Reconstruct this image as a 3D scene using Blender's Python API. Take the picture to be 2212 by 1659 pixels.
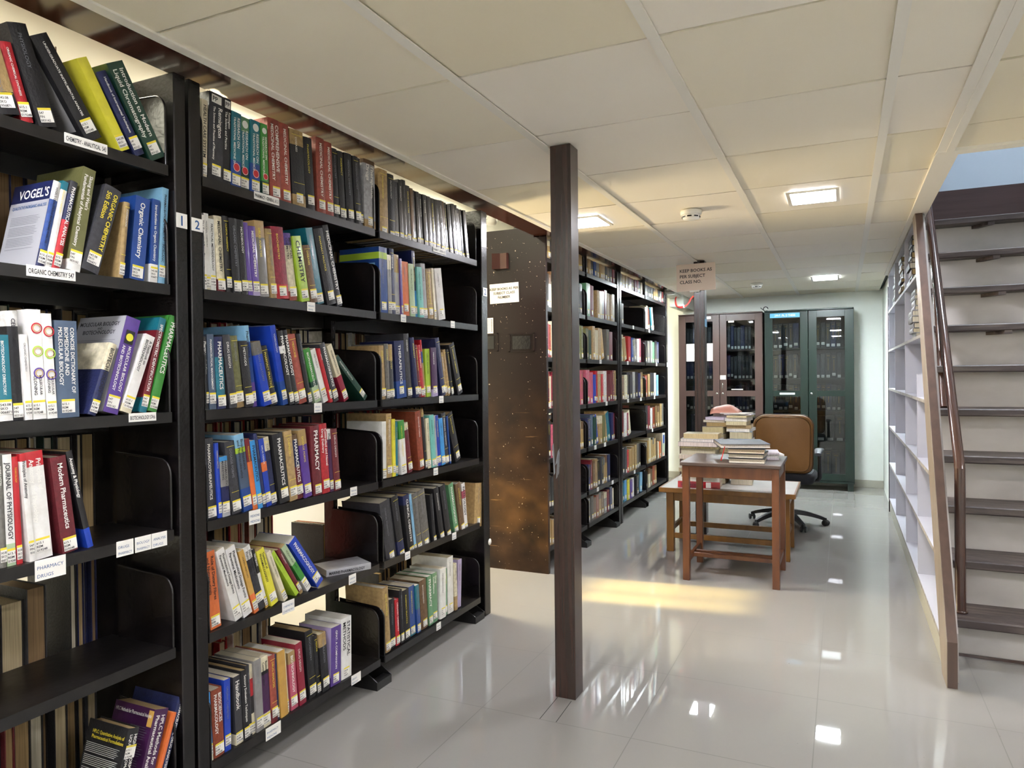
import bpy, math, random
from mathutils import Matrix, Vector
random.seed(7)
for _o in list(bpy.data.objects): bpy.data.objects.remove(_o)
SC = bpy.context.scene
COL = SC.collection
R = math.radians

# ---------------------------------------------------------------- camera, world, exposure
YAW, PIT, ROLL, FPX = 0.434242934530503, -0.010176032396060608, -0.010827339308955315, 1541.202729
EYE = Vector((0, 0, 1.30))
_cy, _sy = math.cos(YAW), math.sin(YAW)
FW = Vector((-_sy*math.cos(PIT), _cy*math.cos(PIT), math.sin(PIT)))
_r = Vector((_cy, _sy, 0)); _u = _r.cross(FW)
RT = math.cos(ROLL)*_r + math.sin(ROLL)*_u
UP = -math.sin(ROLL)*_r + math.cos(ROLL)*_u
cam_d = bpy.data.cameras.new('camera'); cam = bpy.data.objects.new('camera', cam_d); COL.objects.link(cam)
cam.matrix_world = Matrix(((RT.x, UP.x, -FW.x, EYE.x), (RT.y, UP.y, -FW.y, EYE.y), (RT.z, UP.z, -FW.z, EYE.z), (0, 0, 0, 1)))
cam_d.sensor_fit = 'HORIZONTAL'; cam_d.sensor_width = 36.0
cam_d.lens = 36.0*FPX/2212; cam_d.clip_start = 0.02; cam_d.clip_end = 60
SC.camera = cam
W = bpy.data.worlds.new('world'); SC.world = W; W.use_nodes = True
W.node_tree.nodes['Background'].inputs[0].default_value = (1.0, 0.80, 0.50, 1)
W.node_tree.nodes['Background'].inputs[1].default_value = 4.0
SC.view_settings.view_transform = 'Standard'; SC.view_settings.look = 'None'
SC.view_settings.exposure = 0.66; SC.view_settings.gamma = 1.0; SC.view_settings.use_curve_mapping = False
# low warm sun, coming in through the small window in the far left wall
sun_d = bpy.data.lights.new('sun', 'SUN'); sun_d.energy = 22; sun_d.angle = R(2.0); sun_d.color = (1.0, 0.74, 0.20)
sun = bpy.data.objects.new('sun', sun_d); COL.objects.link(sun)
_az, _el = R(7.0), R(21.0)
_d = Vector((math.cos(_el)*math.cos(_az), math.cos(_el)*math.sin(_az), -math.sin(_el)))
sun.rotation_euler = _d.to_track_quat('-Z', 'Y').to_euler(); sun.location = (-8, 3.6, 3)
# daylight from the same window: a soft warm glow across the gap between the racks
win_d = bpy.data.lights.new('window_daylight', 'AREA'); win_d.shape = 'RECTANGLE'; win_d.size = .68; win_d.size_y = .38; win_d.energy = 105; win_d.color = (1.0, 0.80, 0.46)
win = bpy.data.objects.new('window_daylight', win_d); COL.objects.link(win); win.location = (-4.02, 3.92, 1.15); win.rotation_euler = (R(90), 0, R(-90))
LED = 112.0       # strength of the white ceiling panels
AISLE_FILL = 64.0     # strength of the unseen fill panels added over the left aisle
UPSTAIRS_FILL = 42.0  # strength of the unseen fill panel added above the stair opening

# ---------------------------------------------------------------- pixel -> point helpers
def ray(px, py):
    return FW + RT*((px-1106)/FPX) - UP*((py-829.5)/FPX)
def at_x(px, py, X): d = ray(px, py); return EYE + d*((X-EYE.x)/d.x)
def y_on(px, X, z):
    """Y at which the line (X, ., z) crosses the picture column px"""
    a, b = 0.3, 14.0
    def col(y):
        v = Vector((X, y, z))-EYE; c = v.dot(FW)
        return 1106+FPX*v.dot(RT)/c
    # restrict to points in front of the eye
    for _ in range(50):
        m = (a+b)/2
        v = Vector((X, m, z))-EYE
        if v.dot(FW) <= 0.02 or col(m) < px: a = m
        else: b = m
    return (a+b)/2

# ---------------------------------------------------------------- materials
def srgb(h):
    if isinstance(h, str):
        h = h.lstrip('#'); c = [int(h[i:i+2], 16)/255 for i in (0, 2, 4)]
    else: c = h
    return tuple((x/12.92 if x <= 0.04045 else ((x+0.055)/1.055)**2.4) for x in c)
MATS = {}
def mat(name, base='#808080', rough=0.5, metal=0.0, spec=0.5, attr=False, noise=None, bump=None, emit=None, coat=0.0, mapping='Object'):
    m = bpy.data.materials.new(name); m.use_nodes = True
    nt = m.node_tree; n = nt.nodes; l = nt.links; b = n['Principled BSDF']
    c = srgb(base)
    b.inputs['Base Color'].default_value = (*c, 1); b.inputs['Roughness'].default_value = rough
    b.inputs['Metallic'].default_value = metal; b.inputs['Specular IOR Level'].default_value = spec
    b.inputs['Coat Weight'].default_value = coat; b.inputs['Coat Roughness'].default_value = 0.12
    tc = n.new('ShaderNodeTexCoord'); mp = n.new('ShaderNodeMapping'); l.new(tc.outputs[mapping], mp.inputs[0])
    src = None
    if attr:
        a = n.new('ShaderNodeAttribute'); a.attribute_name = 'col'; src = a.outputs['Color']
    if noise:   # (scale xyz, second colour or dark factor, lo, hi, detail)
        sc, c2, lo, hi = noise[:4]
        mp.inputs['Scale'].default_value = sc
        t = n.new('ShaderNodeTexNoise'); t.inputs['Scale'].default_value = 1.0; t.inputs['Detail'].default_value = 6
        l.new(mp.outputs[0], t.inputs['Vector'])
        cr = n.new('ShaderNodeMapRange'); cr.inputs[1].default_value = lo; cr.inputs[2].default_value = hi
        l.new(t.outputs['Fac'], cr.inputs[0])
        mx = n.new('ShaderNodeMix'); mx.data_type = 'RGBA'
        if src is not None:
            mx.blend_type = 'MULTIPLY'
            l.new(src, mx.inputs[6])
        else: mx.inputs[6].default_value = (*c, 1)
        mx.inputs[7].default_value = (*srgb(c2), 1)
        l.new(cr.outputs[0], mx.inputs[0]); src = mx.outputs[2]
    if src is not None: l.new(src, b.inputs['Base Color'])
    if bump:
        t2 = n.new('ShaderNodeTexNoise'); t2.inputs['Scale'].default_value = bump[0]; t2.inputs['Detail'].default_value = 4
        l.new(tc.outputs[mapping], t2.inputs['Vector'])
        bp = n.new('ShaderNodeBump'); bp.inputs['Strength'].default_value = bump[1]; bp.inputs['Distance'].default_value = 0.01
        l.new(t2.outputs['Fac'], bp.inputs['Height']); l.new(bp.outputs[0], b.inputs['Normal'])
    if emit:
        b.inputs['Emission Color'].default_value = (*srgb(emit[0]), 1); b.inputs['Emission Strength'].default_value = emit[1]
    MATS[name] = m
    return m
M = MATS
mat('cover_gloss', attr=True, rough=0.28, noise=((30, 30, 30), '#dad6ce', .35, .95), bump=(60, .12), coat=.35)
mat('cover_cloth', attr=True, rough=0.55, noise=((60, 60, 60), '#a8a49c', .35, .95), bump=(160, .2))
mat('paper_block', attr=True, rough=0.85, noise=((700, 700, 4), '#8d8678', .35, .8))
mat('label_white', '#e9e6de', .45); mat('label_yellow', '#e3cf3c', .45); mat('ink', '#1c1a1e', .6); mat('ink_blue', '#1f4f86', .6)
mat('ink_grey', '#77787e', .6)
mat('print_col', attr=True, rough=.4)
mat('black_paint', '#0d0b0c', .25, noise=((9, 9, 9), '#1a1616', .4, .7), bump=(55, .10), spec=.5)
mat('shelf_paint', '#151313', .32, noise=((14, 14, 14), '#262320', .5, .8), bump=(40, .06))
mat('laminate_brown', '#37241f', .27, noise=((60, 60, 2.0), '#281915', .35, .7), spec=.55, coat=.15)
mat('laminate_trim', '#44271f', .16, noise=((5, 2, 5), '#3b221c', .35, .7), spec=.42)
mat('ceiling_panel', attr=True, rough=.5, noise=((.8, .8, .8), '#faf8f4', .35, .7))
mat('ceiling_strip', '#eeeae0', .45); mat('ceiling_gap', '#24211e', .8)
mat('wall_cream', '#f5f2ea', .7, noise=((1.2, 1.2, 1.2), '#efebe0', .4, .7))
mat('wall_pale', '#f0f4ee', .6, noise=((1.5, 1.5, .8), '#e4e8df', .45, .75))
mat('wall_blue', '#aab6c0', .7, noise=((1.5, 1.5, 1.5), '#a0adb8', .4, .7))
mat('skirting', '#a5a294', .35)
mat('fascia', '#42302d', .25, noise=((2, 30, 30), '#372725', .4, .7)); mat('stair_wood', '#3b3130', .42, noise=((3, 40, 40), '#6c625c', .45, .78), bump=(25, .25))
mat('stair_board', '#bdb8b4', .5, noise=((2.5, 2.5, 5), '#a49e9a', .4, .75))
mat('rail_paint', '#3f2a24', .2, noise=((4, 4, 4), '#4b342c', .4, .7), spec=.7)
mat('stringer_brown', '#554239', .33, noise=((30, 30, 2.5), '#46362f', .35, .7))
mat('stringer_glare', '#958878', .35, noise=((40, 40, 2.5), '#7f7264', .35, .7))  # pale tone is glare put into the colour
mat('white_laminate', '#c2c2ca', .35, noise=((2, 2, 2), '#b7b6bf', .4, .7))
mat('board_edge', '#9c9791', .6, noise=((12, 30, 30), '#615b55', .5, .75))
mat('metal_brown', '#43322d', .38, noise=((6, 6, 2), '#4b3a34', .4, .7), spec=.4)
mat('metal_green', '#0e1d18', .33, noise=((6, 6, 2), '#12241d', .4, .7), spec=.45)
mat('cabinet_inside', '#0d0e0f', .6)
mat('wood_red', '#522c17', .38, noise=((18, 18, 3), '#6b3f20', .35, .7))
mat('wood_top', '#483a33', .40, noise=((3, 22, 22), '#574840', .35, .7))
mat('wood_orange', '#80561e', .38, noise=((18, 18, 3), '#6c4618', .35, .7))
mat('bench_laminate', '#d4d3cf', .25, noise=((3, 3, 3), '#c8c8c6', .4, .7))
mat('leather_tan', '#7b5424', .55, noise=((5, 5, 5), '#714b1e', .4, .7), bump=(220, .12))
mat('piping', '#4c3017', .4)
mat('fabric_black', '#191a20', .85); mat('plastic_black', '#1a1a1c', .35); mat('plastic_grey', '#2c2e34', .55)
mat('chrome', '#c8c8c8', .15, metal=1.0)
mat('plastic_white', '#e4e2dc', .35); mat("sheet_paper", "#d9d2c4", .55); mat('sheet_beige', '#e2cfbf', .6)
mat('cable_red', '#c2241c', .35); mat('conduit', '#cfd2c8', .5)
mat('salmon', '#c58a78', .6, noise=((9, 9, 9), '#b57a68', .4, .7)); mat('sign_blue', '#5aa3cf', .4)
mat('ochre_plastic', '#c88a28', .3)
mat('led', '#ffffff', .5, emit=('#f6f6ff', LED)); mat('led_far', '#ffffff', .5, emit=('#eefaff', LED*2.3)); mat('aisle_fill', '#ffffff', .5, emit=('#fbf6dc', AISLE_FILL)); mat('upstairs_fill', '#ffffff', .5, emit=('#eef4ff', UPSTAIRS_FILL))
mat('foot_paint', '#171616', .4)

def worn_panel():
    m = mat('panel_worn', '#1c1311', .34, spec=.22); nt = m.node_tree; n = nt.nodes; l = nt.links; b = n['Principled BSDF']
    tc = n.new('ShaderNodeTexCoord')
    def nz(scale, lo, hi, det=6, mp=None):
        t = n.new('ShaderNodeTexNoise'); t.inputs['Scale'].default_value = scale; t.inputs['Detail'].default_value = det
        if mp:
            q = n.new('ShaderNodeMapping'); q.inputs['Scale'].default_value = mp; l.new(tc.outputs['Object'], q.inputs[0]); l.new(q.outputs[0], t.inputs['Vector'])
        else: l.new(tc.outputs['Object'], t.inputs['Vector'])
        r = n.new('ShaderNodeMapRange'); r.inputs[1].default_value = lo; r.inputs[2].default_value = hi; l.new(t.outputs['Fac'], r.inputs[0]); return r.outputs[0]
    # browner patches towards the bottom of the panel, scratches and paint chips all over
    sep = n.new('ShaderNodeSeparateXYZ'); l.new(tc.outputs['Object'], sep.inputs[0])
    low = n.new('ShaderNodeMapRange'); low.inputs[1].default_value = 1.35; low.inputs[2].default_value = .75; l.new(sep.outputs['Z'], low.inputs[0])
    a = nz(5, .30, .95, 10); mu = n.new('ShaderNodeMath'); mu.operation = 'MULTIPLY'; l.new(a, mu.inputs[0]); l.new(low.outputs[0], mu.inputs[1])
    mx = n.new('ShaderNodeMix'); mx.data_type = 'RGBA'; mx.inputs[6].default_value = (*srgb('#1c1311'), 1); mx.inputs[7].default_value = (*srgb('#5a4029'), 1); l.new(mu.outputs[0], mx.inputs[0])
    s = nz(62, .715, .75, 2); mx2 = n.new('ShaderNodeMix'); mx2.data_type = 'RGBA'; l.new(mx.outputs[2], mx2.inputs[6]); mx2.inputs[7].default_value = (*srgb('#a89a86'), 1); l.new(s, mx2.inputs[0])
    s2 = nz(1, .73, .76, 3, (4, 4, 90)); mx3 = n.new('ShaderNodeMix'); mx3.data_type = 'RGBA'; l.new(mx2.outputs[2], mx3.inputs[6]); mx3.inputs[7].default_value = (*srgb('#7a6040'), 1); l.new(s2, mx3.inputs[0])
    l.new(mx3.outputs[2], b.inputs['Base Color'])
worn_panel()

def floor_material():
    m = mat('floor_tiles', '#b9b6b0', .06, spec=.6); nt = m.node_tree; n = nt.nodes; l = nt.links; b = n['Principled BSDF']
    tc = n.new('ShaderNodeTexCoord'); sep = n.new('ShaderNodeSeparateXYZ'); l.new(tc.outputs['Object'], sep.inputs[0])
    def line(sock, off, pitch, half):
        a = n.new('ShaderNodeMath'); a.operation = 'SUBTRACT'; l.new(sock, a.inputs[0]); a.inputs[1].default_value = off - pitch/2 - 40*pitch
        q = n.new('ShaderNodeMath'); q.operation = 'MODULO'; l.new(a.outputs[0], q.inputs[0]); q.inputs[1].default_value = pitch
        c = n.new('ShaderNodeMath'); c.operation = 'SUBTRACT'; l.new(q.outputs[0], c.inputs[0]); c.inputs[1].default_value = pitch/2
        d = n.new('ShaderNodeMath'); d.operation = 'ABSOLUTE'; l.new(c.outputs[0], d.inputs[0])
        e = n.new('ShaderNodeMath'); e.operation = 'LESS_THAN'; l.new(d.outputs[0], e.inputs[0]); e.inputs[1].default_value = half
        return e.outputs[0]
    gx = line(sep.outputs['X'], -0.697, .598, .0018); gy = line(sep.outputs['Y'], 2.482, .598, .0018)
    mxm = n.new('ShaderNodeMath'); mxm.operation = 'MAXIMUM'; l.new(gx, mxm.inputs[0]); l.new(gy, mxm.inputs[1])
    t = n.new('ShaderNodeTexNoise'); t.inputs['Scale'].default_value = 1.4; l.new(tc.outputs['Object'], t.inputs['Vector'])
    c1 = n.new('ShaderNodeMix'); c1.data_type = 'RGBA'; c1.inputs[6].default_value = (*srgb('#8d8a84'), 1); c1.inputs[7].default_value = (*srgb('#86837f'), 1); l.new(t.outputs['Fac'], c1.inputs[0])
    # dirt specks and swept dust
    t3 = n.new('ShaderNodeTexNoise'); t3.inputs['Scale'].default_value = 55; t3.inputs['Detail'].default_value = 3; l.new(tc.outputs['Object'], t3.inputs['Vector'])
    r3 = n.new('ShaderNodeMapRange'); r3.inputs[1].default_value = .765; r3.inputs[2].default_value = .785; l.new(t3.outputs['Fac'], r3.inputs[0])
    c3 = n.new('ShaderNodeMix'); c3.data_type = 'RGBA'; l.new(c1.outputs[2], c3.inputs[6]); c3.inputs[7].default_value = (*srgb('#5b564e'), 1); l.new(r3.outputs[0], c3.inputs[0])
    c2 = n.new('ShaderNodeMix'); c2.data_type = 'RGBA'; l.new(c3.outputs[2], c2.inputs[6]); c2.inputs[7].default_value = (*srgb('#5c5852'), 1); l.new(mxm.outputs[0], c2.inputs[0])
    l.new(c2.outputs[2], b.inputs['Base Color'])
    rr = n.new('ShaderNodeMapRange'); l.new(mxm.outputs[0], rr.inputs[0]); rr.inputs[3].default_value = .018; rr.inputs[4].default_value = .6; l.new(rr.outputs[0], b.inputs['Roughness'])
floor_material()
def glass_material():
    m = bpy.data.materials.new('cabinet_glass'); m.use_nodes = True; nt = m.node_tree; n = nt.nodes; l = nt.links
    for x in list(n): n.remove(x)
    o = n.new('ShaderNodeOutputMaterial'); tr = n.new('ShaderNodeBsdfTransparent'); gl = n.new('ShaderNodeBsdfGlossy'); gl.inputs['Roughness'].default_value = .02
    fr = n.new('ShaderNodeFresnel'); fr.inputs[0].default_value = 1.5; mx = n.new('ShaderNodeMixShader')
    tr.inputs[0].default_value = (.66, .7, .71, 1)
    ad = n.new('ShaderNodeMath'); ad.operation = 'MULTIPLY_ADD'; ad.inputs[1].default_value = 1.0; ad.inputs[2].default_value = .0; l.new(fr.outputs[0], ad.inputs[0])
    l.new(ad.outputs[0], mx.inputs[0]); l.new(tr.outputs[0], mx.inputs[1]); l.new(gl.outputs[0], mx.inputs[2]); l.new(mx.outputs[0], o.inputs[0])
    MATS['cabinet_glass'] = m
glass_material()

# ---------------------------------------------------------------- mesh builder
class MB:
    def __init__(s): s.v = []; s.f = []; s.m = []; s.c = []; s.mats = []; s.smooth = []
    def mi(s, name):
        if name not in s.mats: s.mats.append(name)
        return s.mats.index(name)
    def face(s, pts, m, c=(1, 1, 1), sm=False):
        b = len(s.v); s.v += [tuple(p) for p in pts]; s.f.append(tuple(range(b, b+len(pts)))); s.m.append(s.mi(m)); s.c.append(c); s.smooth.append(sm); return s
    def geo(s, vs, fs, m, c=(1, 1, 1), sm=False):
        b = len(s.v); s.v += [tuple(p) for p in vs]; k = s.mi(m)
        for f in fs: s.f.append(tuple(b+i for i in f)); s.m.append(k); s.c.append(c); s.smooth.append(sm)
        return s
    def box(s, lo, hi, m, c=(1, 1, 1), bev=0.0, T=None):
        x0, y0, z0 = lo; x1, y1, z1 = hi
        if bev > 0:
            b = min(bev, (x1-x0)/2.01, (y1-y0)/2.01, (z1-z0)/2.01)
            vs = []; idx = {}
            for sx in (0, 1):
                for sy in (0, 1):
                    for sz in (0, 1):
                        X = (x0, x1)[sx]; Y = (y0, y1)[sy]; Z = (z0, z1)[sz]; dx, dy, dz = (b, -b)[sx], (b, -b)[sy], (b, -b)[sz]
                        idx[sx, sy, sz] = len(vs); vs += [(X, Y+dy, Z+dz), (X+dx, Y, Z+dz), (X+dx, Y+dy, Z)]
            fs = []
            I = lambda a, k: idx[a]+k
            for sx in (0, 1):
                q = [I((sx, 0, 0), 0), I((sx, 1, 0), 0), I((sx, 1, 1), 0), I((sx, 0, 1), 0)]; fs.append(q if sx else q[::-1])
            for sy in (0, 1):
                q = [I((0, sy, 0), 1), I((0, sy, 1), 1), I((1, sy, 1), 1), I((1, sy, 0), 1)]; fs.append(q if sy else q[::-1])
            for sz in (0, 1):
                q = [I((0, 0, sz), 2), I((1, 0, sz), 2), I((1, 1, sz), 2), I((0, 1, sz), 2)]; fs.append(q if sz else q[::-1])
            for a in (0, 1):
                for d in (0, 1):
                    fs.append([I((a, d, 0), 0), I((a, d, 0), 1), I((a, d, 1), 1), I((a, d, 1), 0)] if a != d else [I((a, d, 0), 1), I((a, d, 0), 0), I((a, d, 1), 0), I((a, d, 1), 1)])
                    fs.append([I((a, 0, d), 2), I((a, 0, d), 0), I((a, 1, d), 0), I((a, 1, d), 2)] if a != d else [I((a, 0, d), 0), I((a, 0, d), 2), I((a, 1, d), 2), I((a, 1, d), 0)])
                    fs.append([I((0, a, d), 1), I((0, a, d), 2), I((1, a, d), 2), I((1, a, d), 1)] if a != d else [I((0, a, d), 2), I((0, a, d), 1), I((1, a, d), 1), I((1, a, d), 2)])
            for key, k in idx.items():
                t = [k, k+1, k+2]; fs.append(t if (sum(key) % 2) else t[::-1])
        else:
            vs = [(x, y, z) for x in (x0, x1) for y in (y0, y1) for z in (z0, z1)]
            fs = [(0, 1, 3, 2), (4, 6, 7, 5), (0, 4, 5, 1), (2, 3, 7, 6), (0, 2, 6, 4), (1, 5, 7, 3)]
        if T is not None: vs = [T @ Vector(v) for v in vs]
        return s.geo(vs, fs, m, c)
    def prism(s, poly, a, b, axis, m, c=(1, 1, 1), T=None):
        """closed 2D outline extruded from a to b along axis (0: poly=(y,z), 1: (x,z), 2: (x,y))"""
        def P(p, t): return ((t, p[0], p[1]), (p[0], t, p[1]), (p[0], p[1], t))[axis]
        n = len(poly); vs = [P(p, a) for p in poly]+[P(p, b) for p in poly]
        fs = [tuple(range(n)), tuple(range(2*n-1, n-1, -1))]+[(i, i+n, (i+1) % n+n, (i+1) % n) for i in range(n)]
        if T is not None: vs = [T @ Vector(v) for v in vs]
        return s.geo(vs, fs, m, c)
    def tube(s, pts, r, m, n=12, c=(1, 1, 1), caps=True):
        pts = [Vector(p) for p in pts]; rs = r if isinstance(r, (list, tuple)) else [r]*len(pts)
        vs = []; fs = []; prev = None
        for i, p in enumerate(pts):
            d = (pts[min(i+1, len(pts)-1)]-pts[max(i-1, 0)]).normalized()
            if prev is None: a = d.orthogonal().normalized()
            else: a = (prev-d*prev.dot(d)).normalized()
            prev = a; b = d.cross(a)
            for k in range(n):
                t = 2*math.pi*k/n; vs.append(p+(a*math.cos(t)+b*math.sin(t))*rs[i])
        for i in range(len(pts)-1):
            for k in range(n): fs.append((i*n+k, i*n+(k+1) % n, (i+1)*n+(k+1) % n, (i+1)*n+k))
        s.geo(vs, fs, m, c, True)
        if caps:
            s.geo(vs, [tuple(range(n-1, -1, -1)), tuple(range((len(pts)-1)*n, len(pts)*n))], m, c)
        return s
    def lathe(s, prof, cx, cy, cz, m, n=24, c=(1, 1, 1), axis=2):
        vs = []; fs = []
        for r, h in prof:
            for k in range(n):
                t = 2*math.pi*k/n; a, b = r*math.cos(t), r*math.sin(t)
                vs.append((cx+a, cy+b, cz+h) if axis == 2 else (cx+h, cy+a, cz+b))
        for i in range(len(prof)-1):
            for k in range(n): fs.append((i*n+k, i*n+(k+1) % n, (i+1)*n+(k+1) % n, (i+1)*n+k))
        return s.geo(vs, fs, m, c, True)
    def grid(s, rows, m, c=(1, 1, 1), sm=True):
        n = len(rows[0]); vs = [p for r in rows for p in r]
        fs = [(i*n+j, i*n+j+1, (i+1)*n+j+1, (i+1)*n+j) for i in range(len(rows)-1) for j in range(n-1)]
        return s.geo(vs, fs, m, c, sm)
    def mesh(s, name):
        me = bpy.data.meshes.new(name); me.from_pydata(s.v, [], s.f)
        for k in s.mats: me.materials.append(MATS[k])
        me.polygons.foreach_set('material_index', s.m); me.polygons.foreach_set('use_smooth', s.smooth)
        ca = me.color_attributes.new('col', 'FLOAT_COLOR', 'CORNER')
        buf = []
        for p, c in zip(me.polygons, s.c): buf += (c[0], c[1], c[2], 1.0)*len(p.vertices)
        ca.data.foreach_set('color', buf)
        me.update(); return me
    def build(s, name, parent=None, loc=None, rot=None):
        return link(name, s.mesh(name), parent, loc, rot)
def link(name, me, parent=None, loc=None, rot=None):
    o = bpy.data.objects.new(name, me); COL.objects.link(o)
    if parent: o.parent = parent
    if loc: o.location = loc
    if rot: o.rotation_euler = rot
    return o
def tag(o, label=None, cat=None, group=None, kind=None):
    if label: o['label'] = label
    if cat: o['category'] = cat
    if group: o['group'] = group
    if kind: o['kind'] = kind
    return o
def thing(name, label, cat, loc=(0, 0, 0), rz=0.0, group=None):
    o = bpy.data.objects.new(name, None); COL.objects.link(o); o.location = loc; o.rotation_euler = (0, 0, rz)
    o.empty_display_size = .05
    return tag(o, label, cat, group)
def struct(name, mb, loc=None): return tag(mb.build(name, None, loc), kind='structure')

# text as geometry, cached; returns (verts2d, faces, width, height)
_tx = {}
def text_geo(t, bold=False):
    key = (t, bold)
    if key in _tx: return _tx[key]
    cu = bpy.data.curves.new('t', 'FONT'); cu.body = t; cu.size = 1.0; cu.resolution_u = 2; cu.align_x = 'LEFT'
    cu.fill_mode = 'FRONT'
    if bold: cu.offset = .016
    ob = bpy.data.objects.new('t', cu); COL.objects.link(ob)
    dg = bpy.context.evaluated_depsgraph_get()
    me = bpy.data.meshes.new_from_object(ob.evaluated_get(dg))
    vs = [(v.co.x, v.co.y) for v in me.vertices]; fs = [tuple(p.vertices) for p in me.polygons]
    bpy.data.objects.remove(ob); bpy.data.curves.remove(cu); bpy.data.meshes.remove(me)
    if not vs: vs, fs = [(0, 0), (.1, 0), (0, .1)], [(0, 1, 2)]
    x0 = min(v[0] for v in vs); x1 = max(v[0] for v in vs)
    _tx[key] = ([(x-x0, y) for x, y in vs], fs, x1-x0)
    return _tx[key]
def put_text(mb, t, size, org, ux, uy, m='ink', c=(1, 1, 1), maxw=None, center=False, bold=False):
    """text with baseline start org, running along ux, cap direction uy"""
    vs, fs, w = text_geo(t, bold); s = size
    sx = s if maxw is None or w*s <= maxw else maxw/w
    org = Vector(org); ux = Vector(ux); uy = Vector(uy)
    if center: org = org-ux*(w*sx/2)
    mb.geo([org+ux*(x*sx)+uy*(y*s) for x, y in vs], fs, m, c)
    return w*sx

# ================================================================ THE ROOM
CZ = 2.228; BACK = 9.02; LEFT = -3.9; RIGHT = 3.0; FRONT = -3.0; TOPZ = 3.3
fl = MB(); fl.box((LEFT-.1, FRONT-.1, -.08), (RIGHT+.1, BACK+.1, 0), 'floor_tiles')
for (xa, ya, xb, yb) in ((-1.055, 2.68, -1.051, 2.484), (-.992, 2.67, -.985, 2.484)):     # cut marks in the tile at the foot of the pole
    fl.face([(xa-.0015, ya, .0004), (xb-.0015, yb, .0004), (xb+.0015, yb, .0004), (xa+.0015, ya, .0004)], 'ceiling_gap')
struct('floor', fl)
# back wall, behind the cabinets
struct('wall_back', MB().box((LEFT, BACK, 0), (RIGHT, BACK+.1, TOPZ), 'wall_pale'))
struct('baseboard_back', MB().box((LEFT, BACK-.012, 0), (RIGHT, BACK-.0005, .085), 'skirting', bev=.003))
struct('wall_right', MB().box((RIGHT, FRONT, 0), (RIGHT+.1, BACK+.1, 5.2), 'wall_pale'))
struct('wall_front', MB().box((LEFT, FRONT-.1, 0), (RIGHT, FRONT, TOPZ), 'wall_pale'))
# left wall with the small window the sun comes through
w = MB(); wy0, wy1, wz0, wz1 = 3.57, 4.27, .95, 1.35
w.box((LEFT-.1, FRONT, 0), (LEFT, wy0, TOPZ), 'wall_cream'); w.box((LEFT-.1, wy1, 0), (LEFT, BACK+.1, TOPZ), 'wall_cream')
w.box((LEFT-.1, wy0, 0), (LEFT, wy1, wz0), 'wall_cream'); w.box((LEFT-.1, wy0, wz1), (LEFT, wy1, TOPZ), 'wall_cream')
struct('wall_left', w)
w = MB()
for a, b in (((wy0, wz0), (wy1, wz0+.02)), ((wy0, wz1-.02), (wy1, wz1)), ((wy0, wz0), (wy0+.02, wz1)), ((wy1-.02, wz0), (wy1, wz1))):
    w.box((LEFT-.08, a[0], a[1]), (LEFT-.03, b[0], b[1]), 'metal_brown')
for yy in (3.795, 4.025): w.box((LEFT-.07, yy-.009, wz0+.02), (LEFT-.04, yy+.009, wz1-.02), 'metal_brown')  # unseen bars, added to break the sun patch into streaks
w.box((LEFT-.07, wy0+.02, 1.225), (LEFT-.04, wy1-.02, 1.240), 'metal_brown')
struct('window_1', w)
# high slab over the left aisle, with warm fill panels added out of view to brighten it
struct('ceiling_aisle', MB().box((LEFT-.1, FRONT-.1, TOPZ), (.30, BACK+.1, TOPZ+.1), 'wall_cream').box((.30, FRONT-.1, TOPZ), (RIGHT+.1, 3.53-1.3, TOPZ+.1), 'wall_cream').box((.30, 6.6, TOPZ), (RIGHT+.1, BACK+.1, TOPZ+.1), 'wall_cream'))
for y in (-1.6, 1.2, 3.9, 6.8):
    t = thing('ceiling_light', 'unseen warm fill light added high over the aisle behind the racks', 'ceiling light', (-3.05, y, TOPZ), 0, 'added aisle fill lights')
    MB().box((-.32, -.32, -.05), (.32, .32, 0), 'plastic_white').build('housing', t)
    MB().box((-.28, -.28, -.056), (.28, .28, -.0505), 'aisle_fill').build('diffuser', t)

# false ceiling: panels, strips, one stair opening
HX0, HY0 = .445, 3.53
c = MB(); xs = [-1.67, -1.085, -.464, .145, .38]; ys = [1.345+.605*k for k in range(-8, 13)]; ys = [y for y in ys if y < BACK-.05]+[BACK]; ys = [FRONT]+[y for y in ys if y > FRONT]
xr = xs+[1.0, 1.6, 2.2, RIGHT]
g = .005
random.seed(3); TINT = [srgb(h) for h in ('#f6f0e2', '#f3ecda', '#f7f1e6', '#f0e8d2')]
for i in range(len(xr)-1):
    for j in range(len(ys)-1):
        x0, x1, y0, y1 = xr[i]+g*.4, xr[i+1]-g*.4, ys[j]+g, ys[j+1]-g
        if x0 > .37 and y0 > 3.4: continue
        if x0 > .37 and y1 > HY0-.05: y1 = HY0-.05
        dz = random.uniform(-.0025, .0025)
        c.geo([(x0, y0, CZ+random.uniform(-.001, .001)+dz), (x1, y0, CZ-dz), (x1, y1, CZ-dz+random.uniform(-.001, .001)), (x0, y1, CZ+dz),
               (x0, y0, CZ+.012), (x1, y0, CZ+.012), (x1, y1, CZ+.012), (x0, y1, CZ+.012)],
              [(0, 3, 2, 1), (4, 5, 6, 7), (0, 1, 5, 4), (1, 2, 6, 5), (2, 3, 7, 6), (3, 0, 4, 7)], 'ceiling_panel', random.choice(TINT))
c.box((-1.67, FRONT, CZ+.014), (.40, BACK, CZ+.06), 'ceiling_gap'); c.box((.40, FRONT, CZ+.014), (RIGHT, HY0-.03, CZ+.06), 'ceiling_gap')
for x in xs[1:4]: c.box((x-.016, FRONT, CZ-.009), (x+.016, BACK, CZ-.004), 'ceiling_strip')
c.box((-1.69, FRONT, CZ-.006), (-1.655, BACK, CZ+.02), 'ceiling_strip')
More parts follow.
